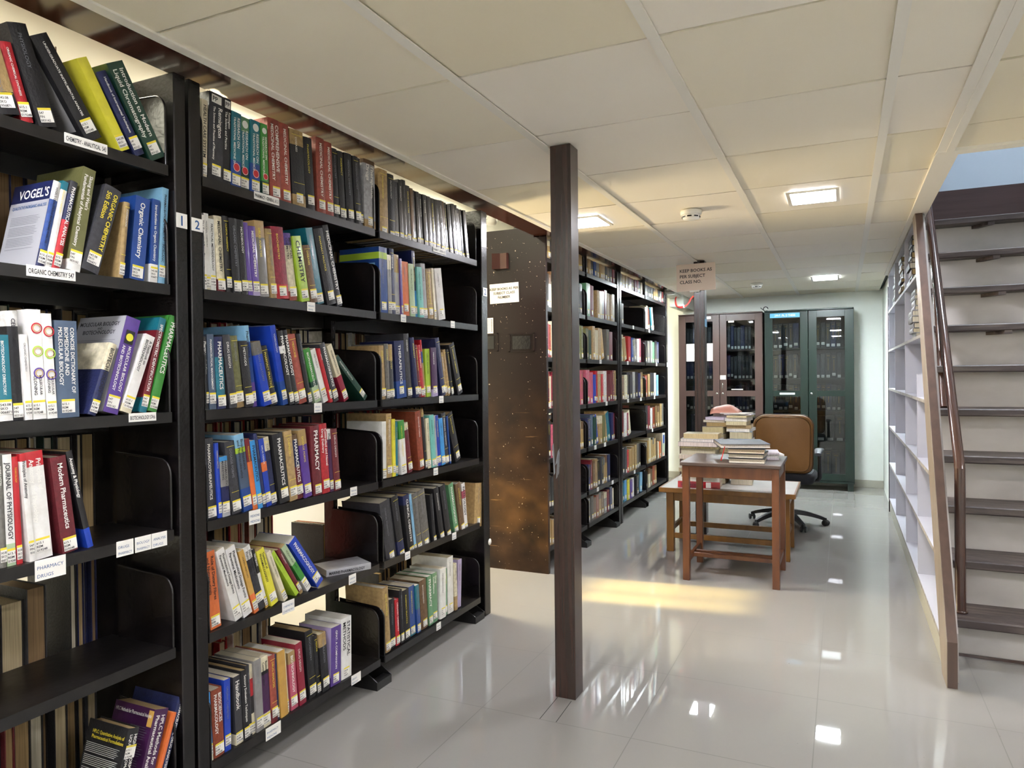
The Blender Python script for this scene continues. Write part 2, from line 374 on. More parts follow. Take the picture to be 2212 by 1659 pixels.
c.box((.36, FRONT, CZ-.010), (.400, HY0, CZ-.004), 'ceiling_strip'); c.box((.395, FRONT, CZ-.013), (.425, HY0, CZ-.005), 'ceiling_strip')
c.box((.36, HY0-.062, CZ-.0125), (.446, 7.6, CZ+.03), 'ceiling_strip'); c.box((.40, HY0-.06, CZ-.012), (RIGHT, HY0, CZ+.25), 'ceiling_strip')
c.box((.425, HY0, CZ), (.445, 6.5, CZ+.25), 'ceiling_strip')
struct('ceiling', c)
# brown laminated trim along the ceiling edge above the racks
struct('trim_1', MB().box((-1.835, FRONT, CZ-.004), (-1.69, 7.96, CZ+.26), 'laminate_trim'))
# upper storey seen through the stair opening
struct('wall_upper_back', MB().box((.30, 6.5, CZ+.05), (RIGHT, 6.6, 5.2), 'wall_blue'))
struct('wall_upper_left', MB().box((.30, HY0-1.2, CZ+.26), (.40, 6.5, 5.2), 'wall_blue'))
struct('wall_upper_front', MB().box((.30, HY0-1.3, CZ+.26), (RIGHT, HY0-1.2, 5.2), 'wall_blue'))
struct('ceiling_upper', MB().box((.30, HY0-1.3, 5.1), (RIGHT, 6.6, 5.2), 'wall_blue'))
t = thing('ceiling_light', 'unseen cool fill light added above the stair opening upstairs', 'ceiling light', (1.5, 4.4, 5.1))  # added out of view to light the upper wall
MB().box((-.4, -.4, -.05), (.4, .4, 0), 'plastic_white').build('housing', t); MB().box((-.36, -.36, -.056), (.36, .36, -.0505), 'upstairs_fill').build('diffuser', t)

# LED panels in the false ceiling
def led(x, y, label, dm='led'):
    t = thing('ceiling_light', label, 'ceiling light', (x, y, CZ))
    f = MB(); a, b = .125, .145
    for lo, hi in (((-a, -b), (a, -b+.018)), ((-a, b-.018), (a, b)), ((-a, -b+.018), (-a+.018, b-.018)), ((a-.018, -b+.018), (a, b-.018))): f.box((lo[0], lo[1], -.012), (hi[0], hi[1], -.003), 'plastic_white')
    f.build('frame', t)
    MB().box((-a+.018, -b+.018, -.009), (a-.018, b-.018, -.003), dm).build('diffuser', t)
    return t
led(-.135, 4.05, 'bright rectangular ceiling light left of the stair opening')
led(-1.39, 4.08, 'bright ceiling light half hidden behind the near brown pole')
led(-.15, 7.55, 'small distant ceiling light above the office chair', 'led_far')
led(-1.36, 7.6, 'ceiling light hidden behind the sign on the far pole', 'led_far')
for x, y in ((-.135, .45), (-1.39, .45), (-.135, -2.2), (-1.39, -2.2), (1.3, .45), (1.3, -2.2), (2.3, 2.6)):
    t = led(x, y, 'white rectangular ceiling light behind the viewpoint'); t['group'] = 'ceiling lights behind the viewpoint'

# smoke detectors
def detector(x, y, label):
    t = thing('smoke_detector', label, 'smoke detector', (x, y, CZ-.004))
    MB().lathe([(0, 0), (.058, 0), (.06, -.006), (.058, -.022), (.05, -.026)], 0, 0, 0, 'plastic_white').build('base', t)
    h = MB().lathe([(.048, -.026), (.05, -.034), (.044, -.047), (.02, -.055), (0, -.056)], 0, 0, 0, 'plastic_white')
    for k in range(8):
        a = k*math.pi/4; T = Matrix.Rotation(a, 4, 'Z')
        h.box((.0465, -.012, -.041), (.0502, .012, -.034), 'ink', T=T)
    h.build('sensor_head', t)
detector(-.77, 4.08, 'round white smoke detector on the ceiling between the two poles')
detector(-.79, 7.65, 'small distant smoke detector on the ceiling right of the sign')

# ================================================================ POLES
def pole(x0, x1, y0, y1, label, name='pole'):
    t = thing(name, label, 'pole', ((x0+x1)/2, (y0+y1)/2, 0)); a, b = (x1-x0)/2, (y1-y0)/2
    m = MB(); m.box((-a, -b, 0), (a, b, CZ-.002), 'laminate_brown', bev=.002); m.build('cladding', t)
    return t
p1 = pole(-1.065, -.978, 2.682, 2.772, 'tall brown wood-grain square pole standing in the foreground', 'square_pole')
sc = MB()
for (px_, z0_, z1_, w_, sl) in ((-.040, .90, 1.03, .006, -.006), (-.030, .885, .985, .005, .006), (-.022, .90, 1.0, .004, .004), (-.034, .94, 1.01, .008, .012), (-.018, .935, .95, .010, .004)):
    sc.face([(px_, -.0452, z0_), (px_+w_, -.0452, z0_+.01), (px_+w_+sl, -.0452, z1_), (px_+sl, -.0452, z1_-.012)], 'ink_grey')
sc.build('scuff_mark', p1)
p2 = pole(-1.098, -1.012, 5.91, 6.0, 'far brown square pole behind the table, carrying the sign', 'square_pole')
MB().box((.0432, -.046, 1.69), (.0442, .046, 1.75), 'sign_blue').build('tape', p2)
# sign on the far pole
t = thing('sign', 'beige paper sign reading KEEP BOOKS AS PER SUBJECT CLASS NO. on far pole', 'sign', (-1.078, 5.895, 2.09))
sg = MB(); sg.box((-.155, -.003, -.108), (.155, .0, .112), 'sheet_beige', T=Matrix.Rotation(R(-.6), 4, 'Y')); sg.build('board', t)
sg = MB()
for k, s in enumerate(('KEEP BOOKS AS', 'PER SUBJECT', 'CLASS NO.')):
    put_text(sg, s, .036, (-.128, -.0042, .045-.046*k), (1, 0, .01), (0, 0, 1), bold=True)
sg.build('lettering', t)
tp = MB(); tp.box((-.05, -.0045, -.118), (.03, -.0032, -.104), 'label_white'); tp.build('tape', t)

# ================================================================ RACKS
XF = -1.768; XB = -2.29; XMID = -2.03
LV12 = [1.922, 1.578, 1.208, .866, .522, .122]
def shelf_mesh(y0, y1, x0, x1, lip=.03, front=True):
    m = MB(); a, b = min(x0, x1), max(x0, x1)
    m.box((a, y0, -.004), (b, y1, 0), 'shelf_paint')
    e = b if front else a
    m.box((e-.0015, y0, -lip), (e+.0015, y1, .0), 'shelf_paint'); m.box((min(e, e-.012 if front else e+.012), y0, -lip), (max(e, e-.012 if front else e+.012), y1, -lip+.002), 'shelf_paint')
    return m
def bracket_mesh(x0, x1, h=.205, r=.045, th=.002):
    # rounded end plate: front top corner is round, runs from the lip back to the upright
    f, bk = x0, x1; s = 1 if f > bk else -1
    pts = [(bk, -.03), (f, -.03), (f, h-r)]
    for k in range(1, 7):
        a = k/6*math.pi/2; pts.append((f-s*r*(1-math.cos(a)), h-r+r*math.sin(a)))
    pts.append((bk, h+.012))
    m = MB(); m.prism(pts, -th, th, 1, 'black_paint')
    # rolled edge
    m.tube([(p[0], 0, p[1]) for p in pts[1:]], .0035, 'black_paint', 6)
    return m
def scribble(m, x, y0, y1, z, h, lines, seed=0, mt='ink_blue'):
    rnd = random.Random(seed)
    words = ['PHARMACY', 'CHEMISTRY', 'BIOLOGY', 'MEDICINE', 'DRUGS', 'ANALYSIS']
    for k in range(lines): put_text(m, rnd.choice(words), h*.62, (x, y0, z-h*(k+1)), (0, 1, 0), (0, 0, 1), mt, maxw=y1-y0)
def shelf_label(parent, yc, w, text=None, h=.03, seed=0, x=None):
    X = (XF if x is None else x)+.0025; m = MB()
    m.box((X, yc-w/2, -h*.86), (X+.0012, yc+w/2, .003), 'label_white')
    if text: put_text(m, text, h*.62, (X+.0016, yc-w/2+.004, -h*.62), (0, 1, 0), (0, 0, 1), 'ink', maxw=w-.008, bold=True)
    else: scribble(m, X+.0016, yc-w/2+.005, yc+w/2-.005, -.001, h*.36, 2, seed)
    return m.build('shelf_label', parent)
def foot(parent, y):
    m = MB()
    for s in (-.05, .05):
        m.prism([(-2.27, 0), (-1.76, 0), (-1.76, .035), (-1.86, .095), (-2.03+.0, .10), (-2.20, .095), (-2.27, .035)], y+s-.002, y+s+.002, 1, 'foot_paint')
    m.box((-2.0, y-.05, .094), (-1.88, y+.05, .098), 'foot_paint'); m.box((-1.80, y-.05, .0), (-1.76, y+.05, .033), 'foot_paint')
    return m.build('foot', parent)
def upright(parent, y, z1=2.2):
    m = MB()
    m.box((XMID-.025, y-.014, 0), (XMID+.025, y+.014, z1), 'black_paint')
    k = .1
    while k < z1-.05:
        m.box((XMID+.0251, y-.004, k), (XMID+.0258, y+.004, k+.018), 'ink'); k += .032
    return m.build('upright', parent)
def end_panel(parent, y0, y1, mt='black_paint', top=2.2, backtop=None, n='end_panel'):
    m = MB()
    if backtop:
        m.prism([(XB, 0), (XF+.008, 0), (XF+.008, 2.216), (-1.842, 2.216), (-1.842, backtop), (XB, backtop)], y0, y1, 1, mt)
    else: m.box((XB, y0, 0), (XF+.004, y1, top), mt, bev=.003)
    return m.build(n, parent)
def number_plate(parent, y0, y1, z0, z1, s):
    m = MB(); m.box((XF+.0055, y0, z0), (XF+.0065, y1, z1), 'label_white')
    put_text(m, s, (z1-z0)*.95, (XF+.007, (y0+y1)/2, z0+(z1-z0)*.17), (0, 1, 0), (0, 0, 1), 'ink_blue', center=True, bold=True)
    return m.build('number_plate', parent)

SH = {}     # (rack, bay, level) -> shelf object
def make_rack(key, label, bays, levels, ends, mids, group='double-sided library racks', blevels=None, panel='black_paint'):
    t = thing('library_rack', label, 'rack', (0, 0, 0), 0, group)
    for (y0, y1) in ends: end_panel(t, y0, y1, panel)
    for y in mids: upright(t, y); foot(t, y)
    for bi, (y0, y1) in enumerate(bays):
        for li, z in enumerate(levels):
            _s = shelf_mesh(y0, y1, XF, XMID-.012); _s.box((XMID-.014, y0, -.06), (XMID-.012, y1, 0), 'shelf_paint'); s = _s.build('shelf', t, (0, 0, z)); SH[key, bi, li] = s  # rear strip added to shut off the bright gap between boards
            hb = .205 if li < len(levels)-1 or True else .2
            for y in ((y0+.003, y1-.003) if (key, bi, li) != (2, 1, 4) else (y0+.003,)): bracket_mesh(XF-.004, XMID+.025, hb).build('bracket', s, (0, y, 0))
            zb = z-.055 if li or key > 2 else z+.063
            sb = shelf_mesh(y0, y1, XB, XMID-.02, front=False).build('shelf', t, (0, 0, zb))
    return t
r1 = make_rack(1, 'black metal rack marked 1 at the left edge of the view', [(.57, 1.462)], LV12, [(1.482, 1.524)], [.555])
number_plate(r1, 1.483, 1.521, 1.748, 1.791, '1')
r2 = make_rack(2, 'long black metal rack marked 2 with two bays of books', [(1.584, 2.468), (2.502, 3.380)], LV12, [(1.536, 1.579), (3.428, 3.495)], [2.485])
foot(r2, 3.36)
number_plate(r2, 1.537, 1.578, 1.748, 1.787, '2'); number_plate(r2, 3.440, 3.488, 1.74, 1.785, '2')
LV34 = [2.085, 1.760, 1.427, 1.085, .752, .415, .168]
r3 = make_rack(3, 'brown black rack behind the near pole with worn brown end panel', [(4.375, 5.14), (5.19, 5.975)], LV34, [(5.985, 6.035)], [5.165])
end_panel(r3, 4.335, 4.365, 'panel_worn', backtop=2.285)
r4 = make_rack(4, 'farthest black rack beside the back wall', [(6.115, 6.93), (6.965, 7.82)], LV34, [(6.055, 6.105), (7.865, 7.92)], [6.948])
foot(r3, 5.94); foot(r4, 6.93)
number_plate(r4, 7.87, 7.915, 1.39, 1.44, '4')
# shelf labels
L = lambda k, b, l, y, w, s=None, h=.03: shelf_label(SH[k, b, l], y, w, s, h, seed=hash((k, b, l, int(y*100))) % 999)
L(1, 0, 0, 1.215, .115, 'CHEMISTRY - ANALYTICAL  543', .026); L(1, 0, 1, 1.12, .12, 'ORGANIC CHEMISTRY 547', .028)
L(1, 0, 2, 1.365, .085, 'BIOTECHNOLOGY 574.6', .024)
for y in (1.305, 1.36, 1.412): L(1, 0, 3, y, .05, None, .045)
L(1, 0, 3, 1.105, .075, None, .055)
L(2, 0, 0, 1.85, .115, 'PHARMACY - GENERAL 615.1', .026); L(2, 0, 1, 2.065, .042, None, .036); L(2, 0, 2, 2.095, .042, None, .038)
L(2, 0, 3, 1.775, .05, None, .05); L(2, 0, 3, 2.30, .042, None, .036); L(2, 0, 4, 1.925, .06, None, .045); L(2, 0, 4, 2.285, .045, None, .04)
L(2, 0, 5, 1.845, .07, None, .045); L(2, 0, 5, 2.30, .06, None, .04)
L(2, 1, 0, 2.99, .12, 'PHARMACY - GENERAL 615.1', .024)
for l, yy in ((1, (2.67, 3.11)), (2, (2.99,)), (3, (2.93,)), (4, (2.68, 3.10)), (5, (2.94,))):
    for y in yy: L(2, 1, l, y, .04, None, .036)
for b, l, y in ((0, 1, 6.5), (0, 2, 6.3), (0, 3, 6.3), (0, 3, 6.75), (0, 5, 6.5)): L(4, b, l, y, .05, None, .035)
for b, l, y in ((1, 1, 7.1), (1, 2, 7.4), (1, 3, 7.3), (1, 4, 7.2)): L(4, b, l, y, .05, None, .035)
for l, y in ((2, 5.5), (3, 5.65), (4, 5.35), (4, 5.6), (5, 5.4), (5, 5.8)): L(3, 1, l, y, .05, None, .035)

# things fixed on the worn end panel of rack 3
YP = 4.3345
def holder(x0, x1, z0, z1):
    m = MB()
    for a, b, c_, d in ((x0, x1, z0, z0+.006), (x0, x1, z1-.006, z1), (x0, x0+.012, z0, z1), (x1-.012, x1, z0, z1)): m.box((a, YP-.004, c_), (b, YP, d), 'panel_worn')
    m.box((x0+.03, YP-.003, z0+.018), (x1-.03, YP-.0005, z1-.018), 'black_paint')
    m.build('label_holder', r3)
holder(-2.032, -1.842, 1.465, 1.588); holder(-2.28, -2.11, 1.472, 1.595)
t = thing('paper_notice', 'white notice reading KEEP BOOKS AS PER SUBJECT CLASS NUMBER on worn rack end', 'notice', (-2.06, YP-.0015, 1.862))
T_ = Matrix.Rotation(R(-1.2), 4, 'Y')
m = MB(); m.box((-.107, -.0015, -.066), (.107, 0, .066), 'sheet_paper', T=T_); m.build('sheet', t)
m = MB()
for k, s in enumerate(('KEEP BOOKS AS PER', 'SUBJECT CLASS', 'NUMBER')):
    put_text(m, s, .0235, (0, -.0026, .022-.028*k), (1, 0, .02), (0, 0, 1), center=True, bold=True)
m.build('lettering', t)
t = thing('paper_notice', 'small printed page half hidden beside the number 2 rack end', 'notice', (-2.19, YP-.0015, 1.645))
m = MB(); m.box((-.075, -.0015, -.05), (.045, 0, .055), 'sheet_paper'); m.build('sheet', t)
m = MB()
for k in range(9): m.box((-.06, -.0022, .04-.0095*k), (.022, -.0016, .0425-.0095*k), 'ink_grey'); m.box((.028, -.0022, .04-.0095*k), (.04, -.0016, .044-.0095*k), 'ink')
m.build('lettering', t)
t = thing('wall_bracket', 'dark brown folded metal holder screwed to the worn rack end', 'holder', (-2.08, YP, 2.075))
m = MB(); m.prism([(-.054, 0), (-.050, 0), (-.046, -.034), (0, -.014), (.046, -.02), (.05, 0), (.054, 0), (.05, -.026), (0, -.020), (-.05, -.042)], -.052, .052, 2, 'laminate_trim'); m.build('body', t)

# ================================================================ BOOKS
PAL = dict(black='#1c1b1e', charcoal='#35353a', navy='#1e2550', blue='#23468a', royal='#1f3fa8', skyblue='#3a8fd0', paleblue='#7fb0cf', steel='#4a5a70',
    teal='#1f6f80', turquoise='#6fb8b0', green='#3f8a3a', darkgreen='#1d3f33', sage='#5f8f68', lime='#a8c83a', palegreen='#a9bd98', olive='#6a6a42', yellow='#d6cf3e', cream='#d9d0b2', white='#e4e2dd',
    grey='#8c8a88', silver='#a8a8ac', tan='#a68a5c', brown='#6a5036', ochre='#c59a4c', orange='#d9703a', red='#b8232c', maroon='#6e1f28', wine='#8a2035', rust='#8a4028', brick='#9c4a3c',
    pink='#b8566a', purple='#5a3f8f', lilac='#a89abf', aubergine='#45204a', taupe='#6b6862')
RGB = {k: srgb(v) for k, v in PAL.items()}
PAGE = [srgb(h) for h in ('#d8cfb8', '#c9bd9c', '#dcd8cc', '#b79c6c', '#cfc4aa')]
NAMES = dict(steel='grey-blue', paleblue='pale blue', skyblue='light blue', darkgreen='dark green', palegreen='pale green', royal='royal blue', wine='wine red', aubergine='dark purple', lime='lime green', sage='soft green', navy='navy', brick='brick red', taupe='grey-brown')
CN = lambda c: NAMES.get(c, c)
_lab = {}
def call_label(w):
    """white call number sticker with a yellow strip, three width classes, a few texts each"""
    k = min((.009, .013, .018, .024, .032), key=lambda q: abs(q-w)); v = random.randrange(3)
    if (k, v) in _lab: return _lab[k, v]
    m = MB(); h = .034
    m.face([(0, -k/2, 0), (0, k/2, 0), (0, k/2, h), (0, -k/2, h)], 'label_white')
    m.face([(.0003, -k/2, h-.0055), (.0003, k/2, h-.0055), (.0003, k/2, h), (.0003, -k/2, h)], 'label_yellow')
    for i, s in enumerate((('615.1', 'REM', '019248'), ('547', 'FIN', '003162'), ('543.08', 'SKO', '006871'))[v]):
        put_text(m, s, .0078, (.0005, -k/2+.001, h-.0145-.0088*i), (0, 1, 0), (0, 0, 1), 'ink', maxw=k-.002, bold=True)
    _lab[k, v] = m.mesh('call_number_label'); return _lab[k, v]
def cover_mesh(t, h, d, bands, hard, bulge):
    """cover wrapped round the block: u=thickness (+y), z up, spine towards +x. bands: [(height fraction, colour)...] from the bottom"""
    c = .0028 if hard else .0012
    k = 5 if bulge > 0 else 1
    out = [(-d, 0)]+[(bulge*math.sin(math.pi*i/k) if k > 1 else 0, t*i/k) for i in range(k+1)]+[(-d, t)]
    n = len(out)
    inn = [(-d, c)]+[((bulge*math.sin(math.pi*i/k) if k > 1 else 0)-c, c+(t-2*c)*i/k) for i in range(k+1)]+[(-d, t-c)]
    m = MB(); mt = 'cover_cloth' if hard else 'cover_gloss'; z = 0
    hs = [0]
    for fr, col in bands:
        z1 = h*fr
        vs = [(x, y, z) for x, y in out]+[(x, y, z1) for x, y in out]+[(x, y, z) for x, y in inn]+[(x, y, z1) for x, y in inn]
        fs = []
        for i in range(n-1):
            fs.append((i, i+1, n+i+1, n+i)); fs.append((2*n+i, 3*n+i, 3*n+i+1, 2*n+i+1))
        fs += [(0, n, 3*n, 2*n), (n-1, 3*n-1, 4*n-1, 2*n-1)]
        if z == 0: fs += [(i, 2*n+i, 2*n+i+1, i+1) for i in range(n-1)]
        if fr >= .999: fs += [(n+i, n+i+1, 3*n+i+1, 3*n+i) for i in range(n-1)]
        m.geo(vs, fs, mt, col); z = z1
    return m
def pages_mesh(t, h, d, hard, col, rough=0):
    c = .0028 if hard else .0012; i = .0035 if hard else .0008
    x0, x1 = -d+(.004 if hard else .0005), -c-.0005
    m = MB(); n = 5
    # slightly hollow fore edge
    pts = [(x1, c), (x1, t-c)]+[(x0+(.003 if hard else .0004)*math.sin(math.pi*k/n), t-c-(t-2*c)*k/n) for k in range(n+1)]
    m.prism(pts, i, h-i, 2, 'paper_block', col)
    return m
CNT = {}
def make_book(name, cat, X, y0, y1, z, yt, zt, color, title=None, where='', opt=None, group=None, depth=None, label_text=None, parts=True):
    opt = opt or {}
    lean = math.atan2(y0-yt, zt-z); wd = max(.006, (y1-y0))
    t = wd*math.cos(lean); 
    if lean < 0: h = math.hypot(zt-z-t*math.sin(-lean), y0-yt)
    else: h = math.hypot(zt-z, y0-yt)
    h = max(.12, min(.33, h)); t = max(.005, t-.0006)
    t = min(t, .09)
    cols = color.split('/')
    base = RGB[cols[0].split('@')[0]]
    hard = opt.get('hard', cols[0].split('@')[0] in ('black', 'maroon', 'charcoal', 'navy', 'rust', 'brown', 'tan', 'brick', 'red', 'taupe') and t > .014)
    jf = random.uniform(.88, 1.12); jit = lambda c: tuple(min(1, v*jf*random.uniform(.985, 1.015)) for v in c)
    bands = [(1.0, jit(base))]
    if len(cols) > 1:      # colour, then colour@from  (fractions from the bottom)
        bands = []; cs = [(cols[0], 0)]+[(c.split('@')[0], float(c.split('@')[1])) for c in cols[1:]]
        for i, (cname, fr) in enumerate(cs): bands.append((cs[i+1][1] if i+1 < len(cs) else 1.0, RGB[cname]))
    d = depth or max(.12, min(.225, h*random.uniform(.68, .76)))
    bulge = .0035 if hard else .0008
    o = cover_mesh(t, h, d, bands, hard, bulge).build(name)
    setb = opt.get('set', random.uniform(.002, .012))
    zz = z+.0006+(t*math.sin(-lean) if lean < 0 else 0)
    o.location = (X-setb, y0+(0.0003), zz); o.rotation_euler = (lean, 0, 0)
    tag(o, label_text, cat, group)
    if parts:
        link('page_block', pages_mesh(t, h, d, hard, random.choice(PAGE)).mesh('page_block'), o)
        if opt.get('lab', True):
            lw = min(.034, t*.92)
            lb = link('call_number_label', call_label(lw), o, (bulge+.0008, t/2, opt.get('lz', random.uniform(.006, .02))))
            k = min((.009, .013, .018, .024, .032), key=lambda q: abs(q-lw)); lb.scale = (1, lw/k, 1)
        if title:
            lines = title.split('|'); m = MB(); dark = sum(bands[-1][1]) > .9 or opt.get('dark')
            ink = 'ink' if dark else ('label_yellow' if opt.get('gold') else 'label_white')
            up = h*opt.get('up', .93); room = up-.058
            rows = len(lines); sz = min(.8*t/rows*.72, .022)
            for i, s in enumerate(lines):
                vs, fs, w_ = text_geo(s, True)
                q = min(sz*1.3, room/w_*.98)
                q = min(q, t*.8/rows)
                yb = t/2+(rows/2-i-1)*(t*.8/rows)+(t*.8/rows-q*.7)/2
                put_text(m, s, q, (bulge+.0011, yb, up), (0, 0, -1), (0, 1, 0), ink, maxw=room, bold=True)
            m.build('spine_title', o)
        elif t > .012 and not opt.get('plain'):
            m = MB(); r = random.random(); ink = 'ink' if sum(bands[-1][1]) > .9 else random.choice(['label_white', 'label_yellow', 'ink_grey'])
            x = bulge+.0011
            s = random.choice(['CHEMISTRY', 'BIOCHEMISTRY', 'PHARMACY', 'DRUG ANALYSIS', 'PHYSIOLOGY', 'MEDICINE', 'FORMULATION', 'PHARMACOLOGY', 'DISEASES', 'METHODS', 'ORGANIC CHEMISTRY', 'MEDICINAL CHEMISTRY', 'PHARMACY PRACTICE', 'CLINICAL PHARMACY', 'TOXICOLOGY', 'HUMAN ANATOMY', 'DOSAGE FORMS', 'MICROBIOLOGY', 'DRUG DESIGN'])
            put_text(m, s, min(t*.42, .013), (x, t*.33, h*.9), (0, 0, -1), (0, 1, 0), ink, maxw=h*.6)
            if r < .5 and hard:
                for zf in (.93, .3): m.box((x-.0003, t*.1, h*zf), (x, t*.9, h*zf+.0012), 'label_yellow')
            m.build('spine_title', o)
    return o, dict(t=t, h=h, d=d, bulge=bulge)
ORD = 'first second third fourth fifth sixth seventh eighth ninth tenth eleventh twelfth thirteenth fourteenth fifteenth sixteenth seventeenth eighteenth nineteenth twentieth twenty-first twenty-second twenty-third twenty-fourth'.split()
LVN = ['top shelf', 'second shelf down', 'third shelf down', 'fourth shelf down', 'fifth shelf down', 'bottom shelf']
CROPS = dict(a=(0, 0, 2.675), b=(0, 600, 2.675), c=(0, 1120, 3.078), A1=(400, 160, 4.88), A2=(400, 440, 5.027), A3=(400, 680, 5.027), A4=(400, 900, 5.027), A5=(400, 1130, 4.809), A6=(400, 1300, 4.622),
    B12=(720, 320, 4.365), B34=(720, 680, 4.609), B56=(720, 1020, 4.147))
def describe(color):
    cs = [c.split('@')[0] for c in color.split('/')]
    u = []
    for c in cs:
        if c not in u: u.append(c)
    return ' and '.join(CN(c) for c in u[:2])
BRAND = ('Remington', 'VOGEL', 'MEYERS', 'Skoog', 'WILEY', 'Juran', 'Martindale', 'Harper')
def row(crop, z, data, rack, bay, lv):
    ox, oy, s = CROPS[crop]; out = []
    bayn = {(1, 0): 'rack 1', (2, 0): 'near bay of rack 2', (2, 1): 'far bay of rack 2'}[rack, bay]
    items = [l.strip().split(';') for l in data.strip().splitlines() if l.strip()]
    geo = []
    for it in items:
        xb0, xb1, xt, yt = [float(v) for v in it[0].split(',')]
        Y0 = y_on(ox+xb0/s, XF-.005, z); Y1 = y_on(ox+xb1/s, XF-.005, z); P = at_x(ox+xt/s, oy+yt/s, XF-.005)
        geo.append([Y0, Y1, P.y, P.z])
    for i in range(len(geo)-1):          # neighbours touch but do not run through each other
        if geo[i][1] > geo[i+1][0]:
            mid = (geo[i][1]+geo[i+1][0])/2
            geo[i+1][2] += mid-geo[i+1][0]; geo[i][1] = mid; geo[i+1][0] = mid
    geo = unclash(geo, z)
    for i, (it, gq) in enumerate(zip(items, geo)):
        color = it[1].strip(); title = it[2].strip() if len(it) > 2 and it[2].strip() else None
        opt = eval('dict('+it[3]+')') if len(it) > 3 else {}
        d = describe(color)
        ti = ''
        if title and not any(b in title for b in BRAND):
            ws = title.replace('|', ' ').split(); ti = ' titled '+' '.join(ws[:3])
        kind = 'book'
        if opt.get('worn'): kind = 'worn book'
        def mk(): return f'{d} {kind}{ti}, {ORD[i]} from left, {LVN[lv]}, {bayn}'
        def wc(): return len(mk().replace('-', ' ').split())
        while wc() > 16 and ti:
            ti = ti.rsplit(' ', 1)[0]
            if ti.strip() == 'titled': ti = ''
        if wc() > 16: kind = 'book'
        if wc() > 16: d = d.split(' and ')[0]
        lab = mk()
        o, inf = make_book('book', 'book', XF-.004, gq[0], gq[1], z, gq[2], gq[3], color, title, opt=opt, group=f'books on the {LVN[lv]} of {bayn}', label_text=lab)
        out.append((o, inf))
    return out
def unclash(geo, z):
    """walk along the row; a book whose spine would cut its left neighbour's is stood up or leaned a little more until it only touches"""
    def quad(g):
        Y0, Y1, Yt, Zt = g; L_ = math.atan2(Y0-Yt, Zt-z); t = (Y1-Y0)*math.cos(L_); h = math.hypot(Y0-Yt, Zt-z)
        return L_, t, h
    for i in range(1, len(geo)):
        a, b = geo[i-1], geo[i]
        La, ta, ha = quad(a); Lb, tb, hb = quad(b)
        # right edge of a at height h ; left edge of b at height h
        hh = min(ha*math.cos(La)+(ta*math.sin(La) if La > 0 else 0), hb*math.cos(Lb))
        ya = a[1]-math.tan(La)*(hh if La < 0 else max(0, hh-ta*math.sin(La))); yb = b[0]-math.tan(Lb)*hh
        if yb < ya:
            # set b's lean so that its left edge meets a's right edge at that height
            L2 = math.atan2(b[0]-ya, hh)
            b[2] = b[0]-hb*math.sin(L2); b[3] = z+hb*math.cos(L2)
    return geo

BK = {}
BK['r1a'] = row('a', LV12[0], '''
-5,133,-130,250;black/tan@.33;;
140,216,-95,230;red;ORGANIC CHEMICAL SYNTHESIS;
236,350,-62,120;black;;worn=1
520,640,185,203;black;UNDERGRADUATE INSTRUMENTAL ANALYSIS;lz=.02
700,768,445,337;yellow;;plain=1
790,858,552,418;navy;Handbook of Instrumental Techniques;
880,990,620,365;darkgreen;Introduction to Modern|Liquid Chromatography;''', 1, 0, 0)
BK['r1b'] = row('a', LV12[1], '''
213,262,320,1040;navy/blue@.2/white@.78;VOGEL'S QUALITATIVE INORGANIC ANALYSIS;
262,300,362,1040;white/teal@.9;;
300,346,412,1042;red/navy@.55/charcoal@.85;PHARMACEUTICAL ANALYSIS;
388,466,487,960;white/olive@.1;Skoog and West's|Fundamentals of Analytical Chemistry;
470,578,620,1065;charcoal;ORGANIC CHEMISTRY|5th Edition;gold=1
683,716,722,1165;tan;;
760,845,800,1125;blue;Organic Chemistry;
878,922,895,1145;white/blue@.22;Introduction to Organic Chemistry;
925,963,950,1080;paleblue;PHARMACEUTICAL CHEMISTRY - INORGANIC;dark=1''', 1, 0, 1)
BK['r1c'] = row('b', LV12[2], '''
2,82,-28,330;white/teal@.12;BIOTECHNOLOGY DIRECTORY;
84,148,5,190;black/white@.86;CELL & MOLECULAR BIOLOGY;gold=1
150,192,75,330;white;;
198,276,160,182;white;MOLECULAR|CLONING;up=.40
280,337,235,206;white;MOLECULAR|CLONING;up=.40
341,470,322,245;steel;CONCISE DICTIONARY OF|BIOMEDICINE AND|MOLECULAR BIOLOGY;
508,560,640,375;navy/cream@.62;BIOTECHNOLOGY;
606,698,750,220;purple;MOLECULAR BIOLOGY|AND BIOTECHNOLOGY;up=.70
705,768,855,325;cream/white@.1;A Textbook on|BIOTECHNOLOGY;
815,857,930,226;teal/maroon@.15/teal@.86;SPECTROMETRIC IDENTIFICATION;
862,912,995,216;green;PHARMACEUTICS;''', 1, 0, 2)
BK['r1d'] = row('b', LV12[3], '''
-48,-14,-80,1035;cream;;
-12,8,-45,1032;tan;;
10,52,-18,1030;taupe;;
54,107,14,1028;palegreen/white@.2;JOURNAL OF PHYSIOLOGY;dark=1
110,145,60,1040;red;;
175,210,104,1022;white/red@.93;Principles of Anatomy;dark=1
214,316,126,1018;white/red@.86;Principles of|Anatomy and Physiology;lz=.018
375,465,300,1045;maroon;Modern Pharmaceutics;lz=.005
520,555,392,1008;royal/black@.2;Anatomy & Physiology;lab=False''', 1, 0, 3)
BK['r1f'] = row('c', LV12[5], '''
730,812,862,1400;black;HIGH PERFORMANCE|LIQUID CHROMATOGRAPHY;lz=.15
905,1008,1054,1275;aubergine;HPLC Methods for|Pharmaceutical Analysis;worn=1
1012,1036,1160,1292;orange;;
1040,1088,1194,1166;navy;PHARMACEUTICAL DRUG ANALYSIS;''', 1, 0, 5)
